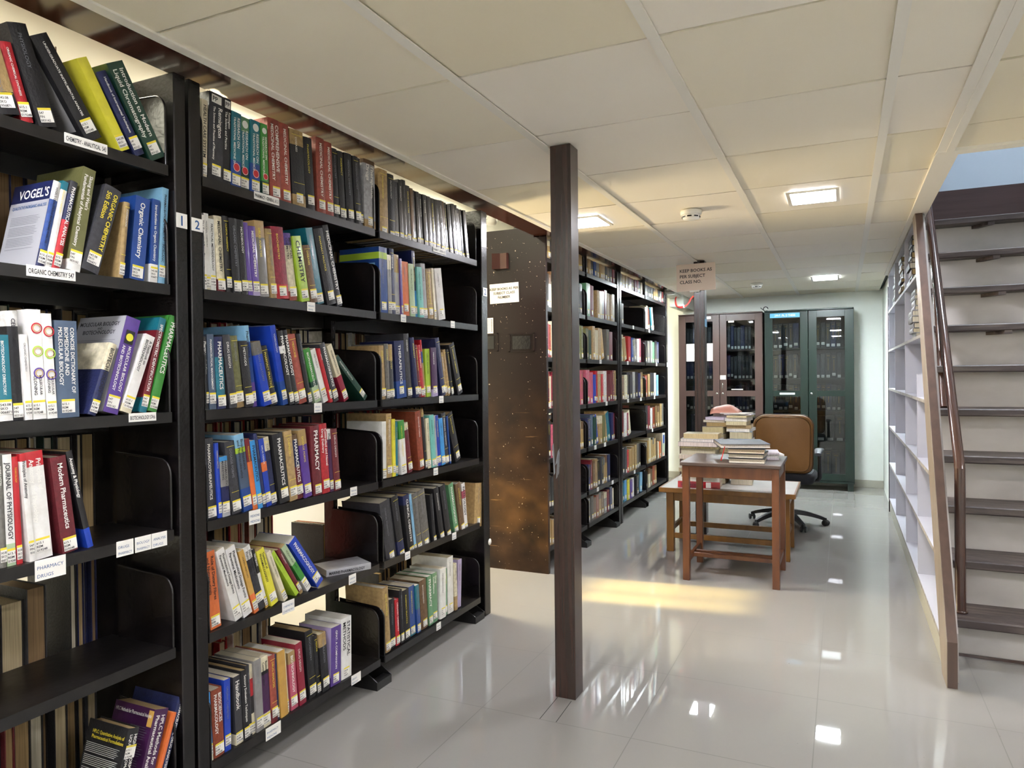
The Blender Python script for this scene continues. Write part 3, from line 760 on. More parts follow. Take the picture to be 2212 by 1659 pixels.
BK['a1'] = row('A1', LV12[0], '''
175,238,185,255;cream;HEALTH CARE SYSTEM;
246,404,262,170;black/charcoal@.12;Remington|The Science and Practice of Pharmacy;up=.84
410,495,400,228;black;Remington|The Science and Practice;up=.84
498,600,488,372;blue/teal@.35;RESEARCH ON|TRADITIONAL MEDICINE 2010;lz=.008
605,700,575,420;darkgreen/teal@.3/sage@.8;RESEARCH ON|TRADITIONAL MEDICINE;up=.82,lz=.008
703,797,680,462;blue/teal@.4;RESEARCH ON|TRADITIONAL MEDICINE;up=.82,lz=.008
815,887,775,505;darkgreen/green@.2;RESEARCH ON|TRADITIONAL MEDICINE;up=.82,lz=.008
903,1026,872,450;brick;COMPREHENSIVE|MEDICINAL CHEMISTRY;hard=True
1030,1130,990,500;brick;MEDICINAL CHEMISTRY;hard=True
1150,1290,1110,565;tan/black@.15/tan@.8;;worn=1
1297,1388,1250,650;black;;gold=1
1410,1497,1385,655;brick;MEDICINAL CHEMISTRY;hard=True
1500,1582,1455,695;brick;MEDICINAL CHEMISTRY;hard=True
1590,1652,1548,768;black;;
1655,1717,1612,800;black;;
1719,1800,1670,818;black;;
1803,1860,1755,855;black;;
1862,1898,1820,880;charcoal;;plain=1
1900,2016,1885,885;tan/silver@.12/brown@.94;Therapeutic|Drugs;worn=1''', 2, 0, 0)
_b1 = '445,530,430,185;tan;;worn=1\n535,596,508,232;black;;\n'
_t = [(598, 640, 560, 300), (642, 678, 597, 285), (680, 711, 634, 288), (712, 749, 662, 340), (750, 777, 698, 368), (778, 808, 732, 385), (810, 842, 764, 400), (843, 872, 795, 418), (873, 910, 815, 428), (911, 945, 848, 445), (946, 982, 878, 462), (983, 1022, 905, 476), (1030, 1065, 932, 490), (1066, 1086, 957, 506), (1087, 1112, 978, 518), (1113, 1146, 1008, 535), (1150, 1180, 1040, 532), (1181, 1208, 1070, 545), (1209, 1236, 1100, 578), (1237, 1262, 1128, 590), (1263, 1288, 1150, 602)]
_cc = ['charcoal', 'black', 'black', 'charcoal', 'brown', 'black', 'black', 'charcoal', 'black']
_b1 += '\n'.join('%d,%d,%d,%d;%s;;hard=False' % (*q, _cc[i % 9]) for i, q in enumerate(_t))
BK['b1'] = row('B12', LV12[0]-.024, _b1, 2, 1, 0)
BK['a2'] = row('A2', LV12[1], '''
192,245,165,115;white;The Future of Drug Discovery;
247,300,190,92;cream/white@.2;;
301,360,228,150;white;PRACTICAL METHODOLOGY;
375,462,275,116;maroon/cream@.16;MEDICINAL CHEMISTRY;
468,526,352,120;black;;
530,616,432,146;black;;gold=1
622,692,525,166;black;;gold=1
697,745,583,196;purple;;
748,822,630,235;lilac/purple@.08;MEDICINAL CHEMISTRY;
825,925,690,172;grey/taupe@.1/tan@.78;;worn=1
935,1000,868,270;tan;;
1005,1140,878,240;red/wine@.2;;
1155,1240,985,322;brick/cream@.14/purple@.82;MEDICINAL|CHEMISTRY;dark=1
1270,1362,1128,356;lime;CHEMISTRY;
1368,1446,1215,462;brown;;
1458,1532,1215,286;teal;;
1560,1664,1322,296;black;;
1668,1728,1356,288;charcoal;MEDICINAL CHEMISTRY;''', 2, 0, 1)
BK['b2'] = row('B12', LV12[1], '''
445,520,432,925;blue/lime@.82/blue@.92;;
522,558,490,1000;grey/cream@.75;;worn=1
560,603,530,940;navy;;
605,648,552,994;silver/tan@.7;;
650,668,608,1038;purple;;
670,731,626,1062;orange;;
735,782,680,1086;palegreen;;
784,812,714,962;skyblue/navy@.4;;
815,862,750,1120;turquoise;;
865,903,792,1088;silver;;worn=1
905,955,850,1142;tan;;
958,976,926,1132;cream;;
1000,1062,955,1134;white;;''', 2, 1, 1)
BK['a3'] = row('A3', LV12[2], '''
222,270,190,236;black;Pharmaceutical Care;
272,346,215,212;steel;PHARMACEUTICAL MANAGEMENT;
355,446,308,240;navy/teal@.15/navy@.72;PHARMACEUTICS;
488,570,396,222;charcoal;;
574,656,492,232;tan/olive@.1;;worn=1
664,756,585,292;black;;
757,808,640,120;purple/blue@.3/paleblue@.8;Pharmaceutics;
866,950,706,312;royal/taupe@.8;;
954,1032,792,366;black;;
1082,1138,936,122;blue/royal@.3;;
1140,1192,972,190;black/white@.7/black@.8;PHARMACOLOGY;
1203,1256,1030,184;black;PHARMACOLOGY;
1264,1350,1075,246;brick;;
1352,1395,1165,232;black;;
1428,1500,1290,386;palegreen/darkgreen@.3/green@.4;BIOPHARMACEUTICS;
1524,1580,1350,402;white;;
1582,1611,1402,396;red;;
1618,1676,1420,346;charcoal;PHARMACOKINETICS;
1738,1796,1546,346;wine/cream@.45;;
1972,2034,1636,515;darkgreen;;gold=1''', 2, 0, 2)
BK['b3'] = row('B34', LV12[2], '''
488,536,466,306;tan;;worn=1
538,576,515,290;taupe;;
578,622,550,296;charcoal/tan@.7;;
656,752,622,262;blue/navy@.3;THERAPEUTICS;worn=1
755,806,706,190;charcoal;;
825,862,750,236;navy;;
863,889,800,306;maroon;;
890,925,832,308;red;;
927,942,880,252;tan/blue@.6/red@.8;;
944,990,925,340;lime;;
992,1046,932,336;lilac/aubergine@.15;;
1085,1126,985,252;navy;;
1127,1151,1045,396;tan;;
1152,1178,1072,366;tan;;
1179,1202,1102,362;black;;
1245,1297,1152,302;black;;worn=1''', 2, 1, 2)
BK['a4'] = row('A4', LV12[3], '''
250,372,202,250;black/charcoal@.1;PHARMACOTHERAPEUTICS;
375,413,276,306;royal;;
415,496,345,450;silver/navy@.2/grey@.5/skyblue@.92;PHARMACEUTICAL|MARKETING;
530,634,420,292;charcoal;;gold=1
650,748,500,222;blue/steel@.3/lime@.76/paleblue@.83;Biopharmaceutics|and Pharmacokinetics;
750,798,610,266;orange/maroon@.68;;
800,852,696,274;skyblue;PHARMACEUTICS;
855,895,716,206;navy;;
897,953,790,256;royal/orange@.52/royal@.66;;
955,1019,850,238;navy/cream@.8;;worn=1
1035,1146,946,202;black;PHARMACEUTICS;
1150,1236,1076,168;tan;;worn=1
1244,1311,1132,222;maroon/navy@.5/brown@.92;PHARMACEUTICS;
1314,1391,1206,166;purple/tan@.78;;worn=1
1405,1500,1364,108;maroon;PHARMACY;
1505,1586,1390,110;red;Controlled and Novel|Drug Delivery;
1590,1629,1466,172;aubergine/white@.84;Pharmacy;
1632,1698,1521,168;maroon;;''', 2, 0, 3)
BK['b4'] = row('B34', LV12[3]+.004, '''
505,546,500,1066;white;;plain=1
548,600,541,986;tan;;worn=1
603,632,592,1042;yellow;;
634,655,629,1066;teal;;
684,738,634,1066;white/green@.66;;
758,801,686,1096;maroon/cream@.86;;
872,928,830,966;rust;;
930,954,856,960;black/tan@.88;;
955,986,928,1036;cream;;
989,1030,934,1012;turquoise;;
1032,1051,990,1012;silver;;
1054,1086,1015,1010;royal;;
1088,1125,1045,1042;skyblue;;
1128,1168,1086,986;charcoal;;
1169,1181,1126,1016;blue;;
1235,1291,1142,1000;black;;worn=1''', 2, 1, 3)
BK['a5'] = row('A5', LV12[4], '''
288,400,211,324;orange;Role of Dietary Fibres|and Nutraceuticals;dark=1
530,613,302,320;white;Pharmaceutical Dosage Forms|Parenteral Medications;
617,712,406,295;white;Pharmaceutical Dosage Forms|Parenteral Medications;
727,779,560,306;orange/ochre@.3;;
782,860,572,302;charcoal/white@.8;Pharmacognosy and|Phytochemistry;lz=.03
862,891,668,322;ochre/white@.1/black@.6;TEXTBOOK;
910,986,728,322;yellow;Textbook of|PHARMACOGNOSY;
1036,1082,850,318;cream;;
1170,1214,886,362;lime;;lab=False
1216,1254,948,322;tan/maroon@.06;;
1288,1346,1000,292;white/green@.25/palegreen@.6;;
1388,1482,1066,262;royal;PHARMACOGNOSY;''', 2, 0, 4)
BK['b5'] = row('B56', .492, '''
500,592,430,287;charcoal;;gold=1
600,656,496,252;navy/black@.3;;
688,741,632,220;black/navy@.85;CLINICAL CHEMISTRY;
743,764,660,222;paleblue;;
766,812,690,220;taupe;;
818,886,735,198;taupe;;
908,932,870,206;black;;
968,1010,906,152;black;;
1024,1070,960,134;black;;gold=1
1104,1145,1042,118;sage;PHARMACOGNOSY;
1147,1189,1096,112;brown;;
1191,1220,1160,108;white/pink@.7/white@.85;PATHOLOGY;
1270,1352,1286,96;tan;;worn=1''', 2, 1, 4)
BK['a6'] = row('A6', LV12[5], '''
258,291,222,922;cream/skyblue@.25;;
299,405,266,902;rust;BIOSCIENCES|PHARMACOLOGY;
408,470,396,792;royal;;
518,590,486,764;cream/charcoal@.16;Handbook;
591,650,551,702;black;Sensory Evaluation Techniques;
652,690,611,652;charcoal;;gold=1
691,722,655,642;cream/black@.3/red@.55/cream@.8;;
725,796,690,602;grey;;
797,871,742,584;cream/aubergine@.2/black@.75/cream@.8;Business|Communication;
874,936,821,562;maroon/brick@.2;;
937,958,886,542;navy;;
964,1036,906,522;ochre;;plain=1,lab=False
1039,1063,970,542;cream;;
1078,1146,1040,522;pink/tan@.8;BIOTECHNOLOGY;worn=1
1158,1223,1106,434;wine;;
1262,1336,1216,312;black;;gold=1
1338,1376,1281,362;black;;
1380,1449,1331,342;black/tan@.78;;worn=1
1462,1560,1466,268;purple;GPAT: A COMPANION;
1568,1670,1566,182;white;STATISTICAL|METHODS;hard=False''', 2, 0, 5)
BK['b6'] = row('B56', LV12[5]+.004, '''
470,519,441,1046;tan;;worn=1
524,573,511,1152;black;;
575,609,561,1150;red;ORGANIC CHEMISTRY;
611,639,590,1066;black;;
643,701,621,1072;black;;gold=1
707,756,690,1036;teal/blue@.1;;
762,793,740,1022;blue/teal@.5;;
805,866,781,986;brown;;worn=1
869,903,850,942;sage;PHARMACY;
905,949,895,916;sage;Drug|Compliance;
962,1013,961,872;white;;
1014,1036,1010,874;sage;;
1040,1090,1030,772;white;;
1096,1121,1062,842;tan/cream@.3;;lab=False
1128,1160,1134,788;lilac;;lab=False''', 2, 1, 5)

# printed left covers that face the camera
def print_cover(bk, lines, block=None, m='ink', bg=None, top=.0, shapes=()):
    o, f = bk; d, h = f['d'], f['h']; q = MB(); y = -.0009
    if bg:
        for (x0, x1, z0, z1, col) in bg: q.face([(-d*x1, y, h*z0), (-d*x0, y, h*z0), (-d*x0, y, h*z1), (-d*x1, y, h*z1)], 'print_col', RGB[col])
    for s, size, xf, zf, mt in lines:
        put_text(q, s, size, (-d*xf, y-.0005, h*zf), (1, 0, 0), (0, 0, 1), mt, maxw=d*(xf-.04), bold=True)
    if block:
        x0, x1, z0, z1, n = block; rnd = random.Random(n)
        for k in range(n):
            zz = z1-(z1-z0)*k/n
            if k % 7 == 6: continue
            q.face([(-d*x1, y-.0005, h*zz), (-d*(x0+rnd.uniform(0, .12)), y-.0005, h*zz), (-d*(x0+rnd.uniform(0, .12)), y-.0005, h*zz+.0012), (-d*x1, y-.0005, h*zz+.0012)], m)
    return q.build('cover_print', o)
_r = BK['r1b']
print_cover(_r[0], [("VOGEL'S", .034, .82, .82, 'label_white'), ('QUALITATIVE INORGANIC ANALYSIS', .012, .92, .70, 'ink_blue')], (.12, .9, .2, .6, 22), 'ink_grey', bg=[(.0, 1, 0, .78, 'silver'), (0, 1, .78, 1, 'navy')])
print_cover(BK['r1a'][3], [('ANALYSIS', .014, .8, .88, 'ink_grey')], (.2, .8, .2, .84, 28), 'ink_grey', bg=[(.1, .9, .12, .93, 'grey')])
print_cover(BK['r1a'][4], [], (.3, .8, .5, .9, 14), 'ink')
print_cover(BK['r1a'][6], [('Chromatography', .012, .8, .92, 'ink_grey')], (.3, .8, .55, .85, 12), 'ink_grey')
_r = BK['r1c']
for i in (3, 4):
    o, f = _r[i]
    for zf, col in ((.83, 'red'), (.62, 'lime'), (.42, 'purple')):
        q = MB(); q.lathe([(.0135, 0), (.0105, .0004)], f['bulge']+.0012, f['t']*.62, f['h']*zf, 'print_col', 20, RGB[col], axis=0)
        q.lathe([(.009, 0), (.0075, .0004)], f['bulge']+.0012, f['t']*.62, f['h']*zf, 'print_col', 20, RGB['ochre'], axis=0)
        q.build('printed_ring', o)
print_cover(_r[7], [('MOLECULAR BIOLOGY', .016, .95, .9, 'ink'), ('AND', .009, .55, .86, 'ink'), ('BIOTECHNOLOGY', .016, .85, .81, 'ink')], (.05, .95, .1, .74, 34), 'ink_grey', bg=[(.0, 1, 0, 1, 'silver')])
o, f = _r[7]; q = MB(); x = f['bulge']+.0014
q.box((x, f['t']*.2, f['h']*.72), (x+.0004, f['t']*.8, f['h']*.86), 'print_col', RGB['black']); q.lathe([(.0, 0), (.011, .0003)], x+.0005, f['t']*.5, f['h']*.79, 'print_col', 14, RGB['yellow'], axis=0)
q.build('spine_picture', o)
_r = BK['r1f']
print_cover(_r[0], [('HPLC: Quantitative Analysis of', .013, .85, .86, 'label_yellow'), ('Pharmaceutical Formulations', .013, .85, .80, 'label_yellow')], (.08, .95, .1, .74, 32), 'label_white')
print_cover(_r[1], [('HPLC Methods for Pharmaceutical Analysis', .014, .95, .90, 'label_white')], (.05, .5, .2, .78, 22), 'ink_grey', bg=[(.0, .12, .8, .98, 'ochre')])
print_cover(BK['b2'][0], [('Pharmacy and Pharmaceutical Sciences', .009, .8, .70, 'ink')], (.25, .8, .3, .66, 14), 'ink_grey', bg=[(.1, .86, .2, .76, 'paleblue'), (.0, 1, .82, .92, 'lime')])
print_cover(BK['b5'][2], [], (.15, .9, .1, .8, 18), 'label_white')
print_cover(BK['b5'][6], [], (.1, .9, .1, .9, 24), 'ink_grey')
print_cover(BK['a2'][14], [], None, 'ink', bg=[(.1, .7, .3, .95, 'paleblue')])
print_cover(BK['r1d'][7], [], (.3, .9, .5, .85, 14), 'ink_grey')
print_cover(BK['a6'][18], [], (.1, .9, .2, .9, 30), 'ink_grey', bg=[(0, 1, .15, 1, 'lilac')])
# round emblems on the traditional medicine series
for k in (3, 4, 5, 6):
    o, f = BK['a1'][k]; q = MB(); x = f['bulge']+.0013
    q.lathe([(0, 0), (f['t']*.36, .0003)], x, f['t']*.5, f['h']*.265, 'print_col', 20, RGB['red'], axis=0); q.lathe([(f['t']*.30, .0004), (f['t']*.34, .0004)], x, f['t']*.5, f['h']*.265, 'print_col', 20, RGB['white'], axis=0)
    if k > 3:
        q.build('spine_emblem', o); q = MB(); q.lathe([(0, 0), (f['t']*.33, .0003)], x, f['t']*.5, f['h']*.9, 'print_col', 20, RGB['white'], axis=0)
    q.build('spine_emblem', o)
for k in (1, 2):
    o, f = BK['a1'][k]; q = MB(); x = f['bulge']+.0012
    q.box((x, f['t']*.1, f['h']*.88), (x+.0005, f['t']*.75, f['h']*.97), 'label_white'); put_text(q, 'PP', .02, (x+.0008, f['t']*.16, f['h']*.9), (0, 1, 0), (0, 0, 1), 'ink', maxw=f['t']*.5, bold=True)
    q.build('sticker', o)
# grey book lying flat at the end of the fifth shelf
def lying(name, cat, cx, cy, z, w, d, t, color, rz, label, group, title=None, hard=None, parts=True, page=None, spine='x'):
    """book on its back: spine faces local -y, w = length of the spine, d = depth"""
    hard = (color in ('black', 'navy', 'charcoal', 'maroon', 'brown')) if hard is None else hard
    o = cover_mesh(t, w, d, [(1.0, RGB[color])], hard, .003 if hard else .0006)
    # turn: mesh x (spine out) -> -y, mesh y (thickness) -> z, mesh z (height) -> x
    T = Matrix(((0, 0, 1, -w/2), (-1, 0, 0, -d/2), (0, 1, 0, 0), (0, 0, 0, 1)))
    o.v = [tuple(T @ Vector(v)) for v in o.v]
    ob = o.build(name, None, (cx, cy, z+.0005), (0, 0, rz)); tag(ob, label, cat, group)
    if parts:
        p = pages_mesh(t, w, d, hard, page or random.choice(PAGE)); p.v = [tuple(T @ Vector(v)) for v in p.v]; p.build('page_block', ob)
        if title:
            q = MB(); put_text(q, title, min(t*.6, .018), (-w*.45, -d/2-.0045, t*.25), (1, 0, 0), (0, 0, 1), 'ink' if sum(RGB[color]) > .9 else 'label_white', maxw=w*.8, bold=True); q.build('spine_title', ob)
    return ob
lying('book', 'book', XF-.085, 2.335, LV12[4], .19, .13, .026, 'silver', R(90-28), 'grey book lying flat at right end of fifth shelf, near bay of rack marked 2', 'books on the fifth shelf down of near bay of rack marked 2', 'MARINE PHARMACOLOGY', hard=False)
lying('book', 'book', XF-.16, 1.08, LV12[5], .24, .17, .035, 'grey', R(70), 'large grey book lying at the very bottom left corner of the view', 'books on the bottom shelf of rack marked 1')

# ---- racks 3 and 4: bound volumes and taped files
def filled(rack, bay, lv, spans, lvname, bayname):
    z = (LV34[lv]); n = 0
    for (ya, yb, hmax, colors) in spans:
        cs = colors.split(); wt = [float(q.strip('<>').split(':')[1]) if ':' in q else 1.0 for q in cs]; y = ya
        for c, w1 in zip(cs, wt):
            w = (yb-ya)*w1/sum(wt)
            f = 1.0
            wide = False; lean = 0.0
            if c.endswith('<'): lean = .25; c = c[:-1]
            if c.endswith('>'): lean = -.12; c = c[:-1]
            c = c.split(':')[0]
            ww = w*(1.0 if not wide else 1.0)*random.uniform(.85, 1.0)
            h = hmax*random.uniform(.84, 1.0)
            if lv == 0: h = min(h, .125)
            n += 1
            cc = c
            if c in ('tan', 'cream', 'grey') and random.random() < .4: cc = c+'/'+random.choice(['brown', 'cream', 'taupe'])+'@.72'
            yt = y-h*math.sin(lean)
            zt = z+h*math.cos(lean)
            o, f_ = make_book('bound_volume', 'bound volume', XF-.006, y, y+ww, z, yt, zt, cc, None, opt=dict(plain=(lv == 0 or random.random() < .5), hard=random.random() < .45, worn=1), group=f'bound volumes on the {lvname} of {bayname}',
                label_text=f'{describe(cc)} bound volume, {ORD[n-1]} from left on {lvname}, {bayname}'.replace('bound volume, ', 'volume, ').replace(' on ', ', '))
            y += w
LN7 = ['top shelf', 'second shelf down', 'third shelf down', 'fourth shelf down', 'fifth shelf down', 'sixth shelf down', 'bottom shelf']
c1n = 'bay behind near pole'; c2n = 'far bay of third rack'; d1n = 'near bay of farthest rack'; d2n = 'bay beside back wall'
C1 = [[(4.39, 4.56, .12, 'brown tan charcoal tan'), (5.02, 5.12, .12, 'tan tan')], [(4.39, 4.55, .25, 'black cream cream'), (5.0, 5.12, .25, 'taupe charcoal')], [(4.39, 4.58, .26, 'pink brick cream red'), (5.0, 5.12, .26, 'palegreen olive')],
      [(4.39, 4.56, .25, 'wine cream wine wine'), (4.98, 5.12, .26, 'wine pink')], [(4.39, 4.56, .25, 'charcoal pink cream'), (5.02, 5.12, .24, 'tan tan')], [(4.39, 4.55, .24, 'black black black')], [(4.39, 4.56, .19, 'tan tan brown')]]
C2 = [[(5.2, 5.96, .12, 'brown tan charcoal blue grey tan tan charcoal brown taupe maroon')], [(5.2, 5.95, .255, 'sage:1.6 maroon:2.4 tan cream grey maroon tan:1.3 tan cream')], [(5.2, 5.96, .265, 'olive darkgreen tan cream tan:1.2 ochre:2.2< taupe:1.2 maroon:2.3')],
      [(5.2, 5.96, .265, 'pink:1.3 pink:1.3 royal red tan:1.3 red white:1.4 maroon:1.3 maroon maroon tan:.6')], [(5.2, 5.93, .26, 'navy:1.3 steel darkgreen royal:1.2< tan:1.3 olive tan teal:1.4< navy:1.2 wine:.6')], [(5.2, 5.78, .24, 'navy:1.3> maroon brown tan:1.3 black:1.5 charcoal:1.3 tan:1.2 tan navy:1.3')], [(5.2, 5.9, .20, 'grey taupe brown rust tan brown grey maroon navy cream')]]
D1 = [[(6.14, 6.92, .12, 'tan tan tan brown maroon tan maroon wine charcoal tan')], [(6.16, 6.24, .2, 'grey')], [(6.14, 6.85, .24, 'cream tan:1.3< red:1.4 blue grey< white pink')], [(6.14, 6.88, .25, 'brown cream charcoal charcoal grey black navy tan')],
      [(6.14, 6.5, .24, 'maroon white:1.3 wine cream:2<')], [(6.14, 6.8, .24, 'charcoal charcoal red tan tan tan taupe black')], [(6.14, 6.55, .2, 'teal skyblue yellow purple white'), (6.60, 6.88, .22, 'black:1.6 paleblue:1.4>')]]
D2 = [[(6.98, 7.8, .12, 'black black black black black tan tan tan charcoal grey maroon')], [(6.98, 7.35, .24, 'white cream maroon:1.2 taupe< teal< white<')], [(6.98, 7.6, .24, 'black grey grey sage black navy')], [(6.98, 7.55, .25, 'brick tan charcoal charcoal white paleblue')],
      [(6.98, 7.78, .25, 'black maroon white rust brown tan tan taupe')], [(6.98, 7.42, .255, 'tan tan cream tan tan tan'), (7.5, 7.62, .2, 'cream orange')], [(6.98, 7.45, .2, 'black cream brown rust tan')]]
for li in range(7):
    filled(3, 0, li, C1[li], LN7[li], c1n); filled(3, 1, li, C2[li], LN7[li], c2n); filled(4, 0, li, D1[li], LN7[li], d1n); filled(4, 1, li, D2[li], LN7[li], d2n)
# a coloured magazine in a clear bag at the end of the sixth shelf
t = thing('magazine', 'blue and yellow magazine in a clear white bag near the back wall', 'magazine', (XF-.004, 7.64, LV34[5]))
m = MB(); m.box((-.17, .0, .002), (0, .012, .26), 'print_col', RGB['cream'], bev=.004); m.build('pages', t, None, (R(-7), 0, 0))
m = MB(); m.box((0.001, -.0, .01), (.006, .11, .262), 'sheet_paper', bev=.003); m.build('bag', t, None, (R(-3), 0, 0))
m = MB(); m.box((.0061, .015, .15), (.0068, .085, .24), 'print_col', RGB['blue']); m.box((.0061, .015, .05), (.0068, .08, .145), 'print_col', RGB['palegreen']); m.box((.0061, .02, .02), (.0068, .05, .05), 'print_col', RGB['orange'])
m.build('cover_picture', t, None, (R(-3), 0, 0))

# ---- the far side of the racks: more books and added dark fillers, seen from their fore edges. Past 300 books, so one mass.
m = MB(); rnd = random.Random(11)
def back_row(y0, y1, z, hmin, hmax, tmin=.018, tmax=.05, dark=.5, cols=None, occ=1.0):
    y = y0
    while y < y1-.02:
        t_ = rnd.uniform(tmin, tmax)
        if y+t_ > y1: break
        if rnd.random() > occ: y += t_; continue
        h = rnd.uniform(hmin, hmax); d = rnd.uniform(.17, .205); cov = RGB[rnd.choice(cols or ['black', 'maroon', 'charcoal', 'navy', 'brown', 'red', 'darkgreen', 'black', 'white', 'rust'])]
        pg = rnd.choice([srgb('#b59a6c'), srgb('#c9b690'), srgb('#a5885c'), srgb('#d2c8b0'), srgb('#8f7350')])
        xs_ = XB+.004; th = .003; zz = z+.001
        ln = rnd.choice([0, 0, 0, 1])*rnd.uniform(-.07, .07)*(1 if hmax-hmin > .02 else 0)
        T = Matrix.Translation((xs_, y, zz)) @ Matrix.Rotation(ln, 4, 'X') if abs(ln) > .02 else Matrix.Translation((xs_, y, zz))
        m.box((0, 0, 0), (d, th, h), 'cover_cloth', cov, T=T); m.box((0, t_-th, 0), (d, t_, h), 'cover_cloth', cov, T=T); m.box((0, th, 0), (.004, t_-th, h), 'cover_cloth', cov, T=T)
        m.box((.004, th, .003), (d-.006, t_-th, h-.004), 'paper_block', pg, T=T)
        y += t_+(abs(math.sin(ln))*h if abs(ln) > .02 else 0)+.001
DARK_FILL = ['black', 'black', 'charcoal', 'black', 'navy']  # dark books, mostly fillers added to keep the bay ends black
for li, z in enumerate(LV12):
    zb = z-.055; hm = min(.305, (LV12[li-1]-z if li else .34)-.038)
    if li == 0: zb = z+.063
    else: hm = (LV12[li-1]-z)-.009+(.105 if li == 1 else 0)  # heights stretched to shut out light from the aisle
    if li == 4: back_row(.6, 1.36, zb, .22, .25, .05, .085, cols=['black', 'black', 'charcoal']); back_row(1.36, 1.455, zb, .29, .3, cols=DARK_FILL)
    elif li == 0: back_row(.6, 1.41, zb, .27, .315, .03, .06, cols=['rust', 'brown', 'tan', 'darkgreen'])
    else:
        e = (0, 1.15, 1.28, 1.34, 0, 1.2)[li]; back_row(.6, e, zb, hm-.004, hm); back_row(e, 1.46, zb, hm-.008, hm, cols=DARK_FILL)
    if li == 0: back_row(1.60, 1.76, zb, .24, .26, cols=DARK_FILL); back_row(2.60, 3.12, zb, .18, .23, .02, .05, cols=['tan', 'brown', 'black']); back_row(3.2, 3.36, zb, .2, .22, cols=DARK_FILL)
    elif li == 4: back_row(1.60, 2.24, zb, .28, .30); back_row(2.52, 2.60, zb, .15, .2); back_row(2.95, 3.36, zb, .25, .3, cols=DARK_FILL)
    elif li == 5: back_row(1.62, 2.22, zb, .26, .33); back_row(2.95, 3.36, zb, .25, .3, cols=DARK_FILL)
    else:
        back_row(1.60, 2.28, zb, hm-.004, hm, .015, .04); back_row(2.28, 2.45, zb, hm-.006, hm, cols=DARK_FILL)
        if li < 4: back_row(2.52, 3.12, zb, hm-.004, hm, .015, .04); back_row(3.12, 3.37, zb, hm-.006, hm, cols=DARK_FILL)
for li, z in enumerate(LV34):
    if li:
        for ya, yb in ((4.40, 5.1), (5.22, 5.95), (6.15, 6.9), (6.98, 7.78)): back_row(ya, yb, z-.055, .24, .29, .02, .05, cols=['black', 'charcoal', 'maroon', 'brown', 'navy'])
tag(m.build('packed_books'), 'dense far-side rack books showing fore edges, dark fillers added to block light', 'books', kind='stuff')

# ================================================================ TABLE AND BENCH
def pl(m, lo, hi, mt, bev=.002): return m.box(lo, hi, mt, bev=bev)
t = thing('side_table', 'small dark reddish wooden table with long legs in front of the bench', 'table', (-.637, 4.80, 0))
x0, x1, y0, y1 = -.29, .287, -.255, .255
pl(MB(), (x0-.012, y0-.012, .728), (x1+.012, y1+.03, .75), 'wood_top', .003).build('tabletop', t)
LGS = [(x0, y0), (x1-.042, y0), (x0, y1-.042), (x1-.042, y1-.042)]
for a, b in LGS: pl(MB(), (a, b, 0), (a+.042, b+.042, .7275), 'wood_red').build('leg', t)
for lo, hi in (((x0+.042, y0+.006, .655), (x1-.042, y0+.026, .7275)), ((x0+.042, y1-.026, .655), (x1-.042, y1-.006, .7275)), ((x0+.006, y0+.042, .655), (x0+.026, y1-.042, .7275)), ((x1-.026, y0+.042, .655), (x1-.006, y1-.042, .7275))):
    pl(MB(), lo, hi, 'wood_red').build('apron', t)
for xx in (x0+.01, x1-.032): pl(MB(), (xx, y0+.042, .105), (xx+.022, y1-.042, .14), 'wood_red').build('stretcher', t)
for yy in (-.06, .02): pl(MB(), (x0+.032, yy, .108), (x1-.032, yy+.022, .135), 'wood_red').build('stretcher', t)

BZ = .48
t = thing('bench', 'low orange-brown wooden bench with white laminate top behind the table', 'bench', (-.763, 5.50, 0))
x0, x1, y0, y1 = -.462, .468, -.33, .32
f = MB(); f.box((x0+.012, y0+.012, BZ-.004), (x1-.012, y1-.012, BZ), 'bench_laminate'); f.build('laminate_top', t)
f = MB()
for lo, hi in (((x0, y0, BZ-.032), (x1, y0+.0118, BZ+.001)), ((x0, y1-.0118, BZ-.032), (x1, y1, BZ+.001)), ((x0, y0+.012, BZ-.032), (x0+.0118, y1-.012, BZ+.001)), ((x1-.0118, y0+.012, BZ-.032), (x1, y1-.012, BZ+.001))): f.box(lo, hi, 'wood_orange', bev=.0015)
f.box((x0+.012, y0+.012, BZ-.024), (x1-.012, y1-.012, BZ-.0045), 'wood_orange')
f.build('edging', t)
a0, a1, b0, b1 = -.426, .426, -.245, .255; lw = .052
for a, b in ((a0, b0), (a1-lw, b0), (a0, b1-lw), (a1-lw, b1-lw)): pl(MB(), (a, b, 0), (a+lw, b+lw, BZ-.0325), 'wood_orange').build('leg', t)
for lo, hi in (((a0+lw, b0+.006, .375), (a1-lw, b0+.028, BZ-.033)), ((a0+lw, b1-.028, .375), (a1-lw, b1-.006, BZ-.033)), ((a0+.006, b0+lw, .375), (a0+.028, b1-lw, BZ-.033)), ((a1-.028, b0+lw, .375), (a1-.006, b1-lw, BZ-.033))):
    pl(MB(), lo, hi, 'wood_orange').build('apron', t)
for yy in (b0+.012, b1-.034): pl(MB(), (a0+lw, yy, .098), (a1-lw, yy+.022, .136), 'wood_orange').build('stretcher', t)
for xx in (a0+.014, a1-.036): pl(MB(), (xx, b0+lw, .14), (xx+.022, b1-lw, .178), 'wood_orange').build('stretcher', t)

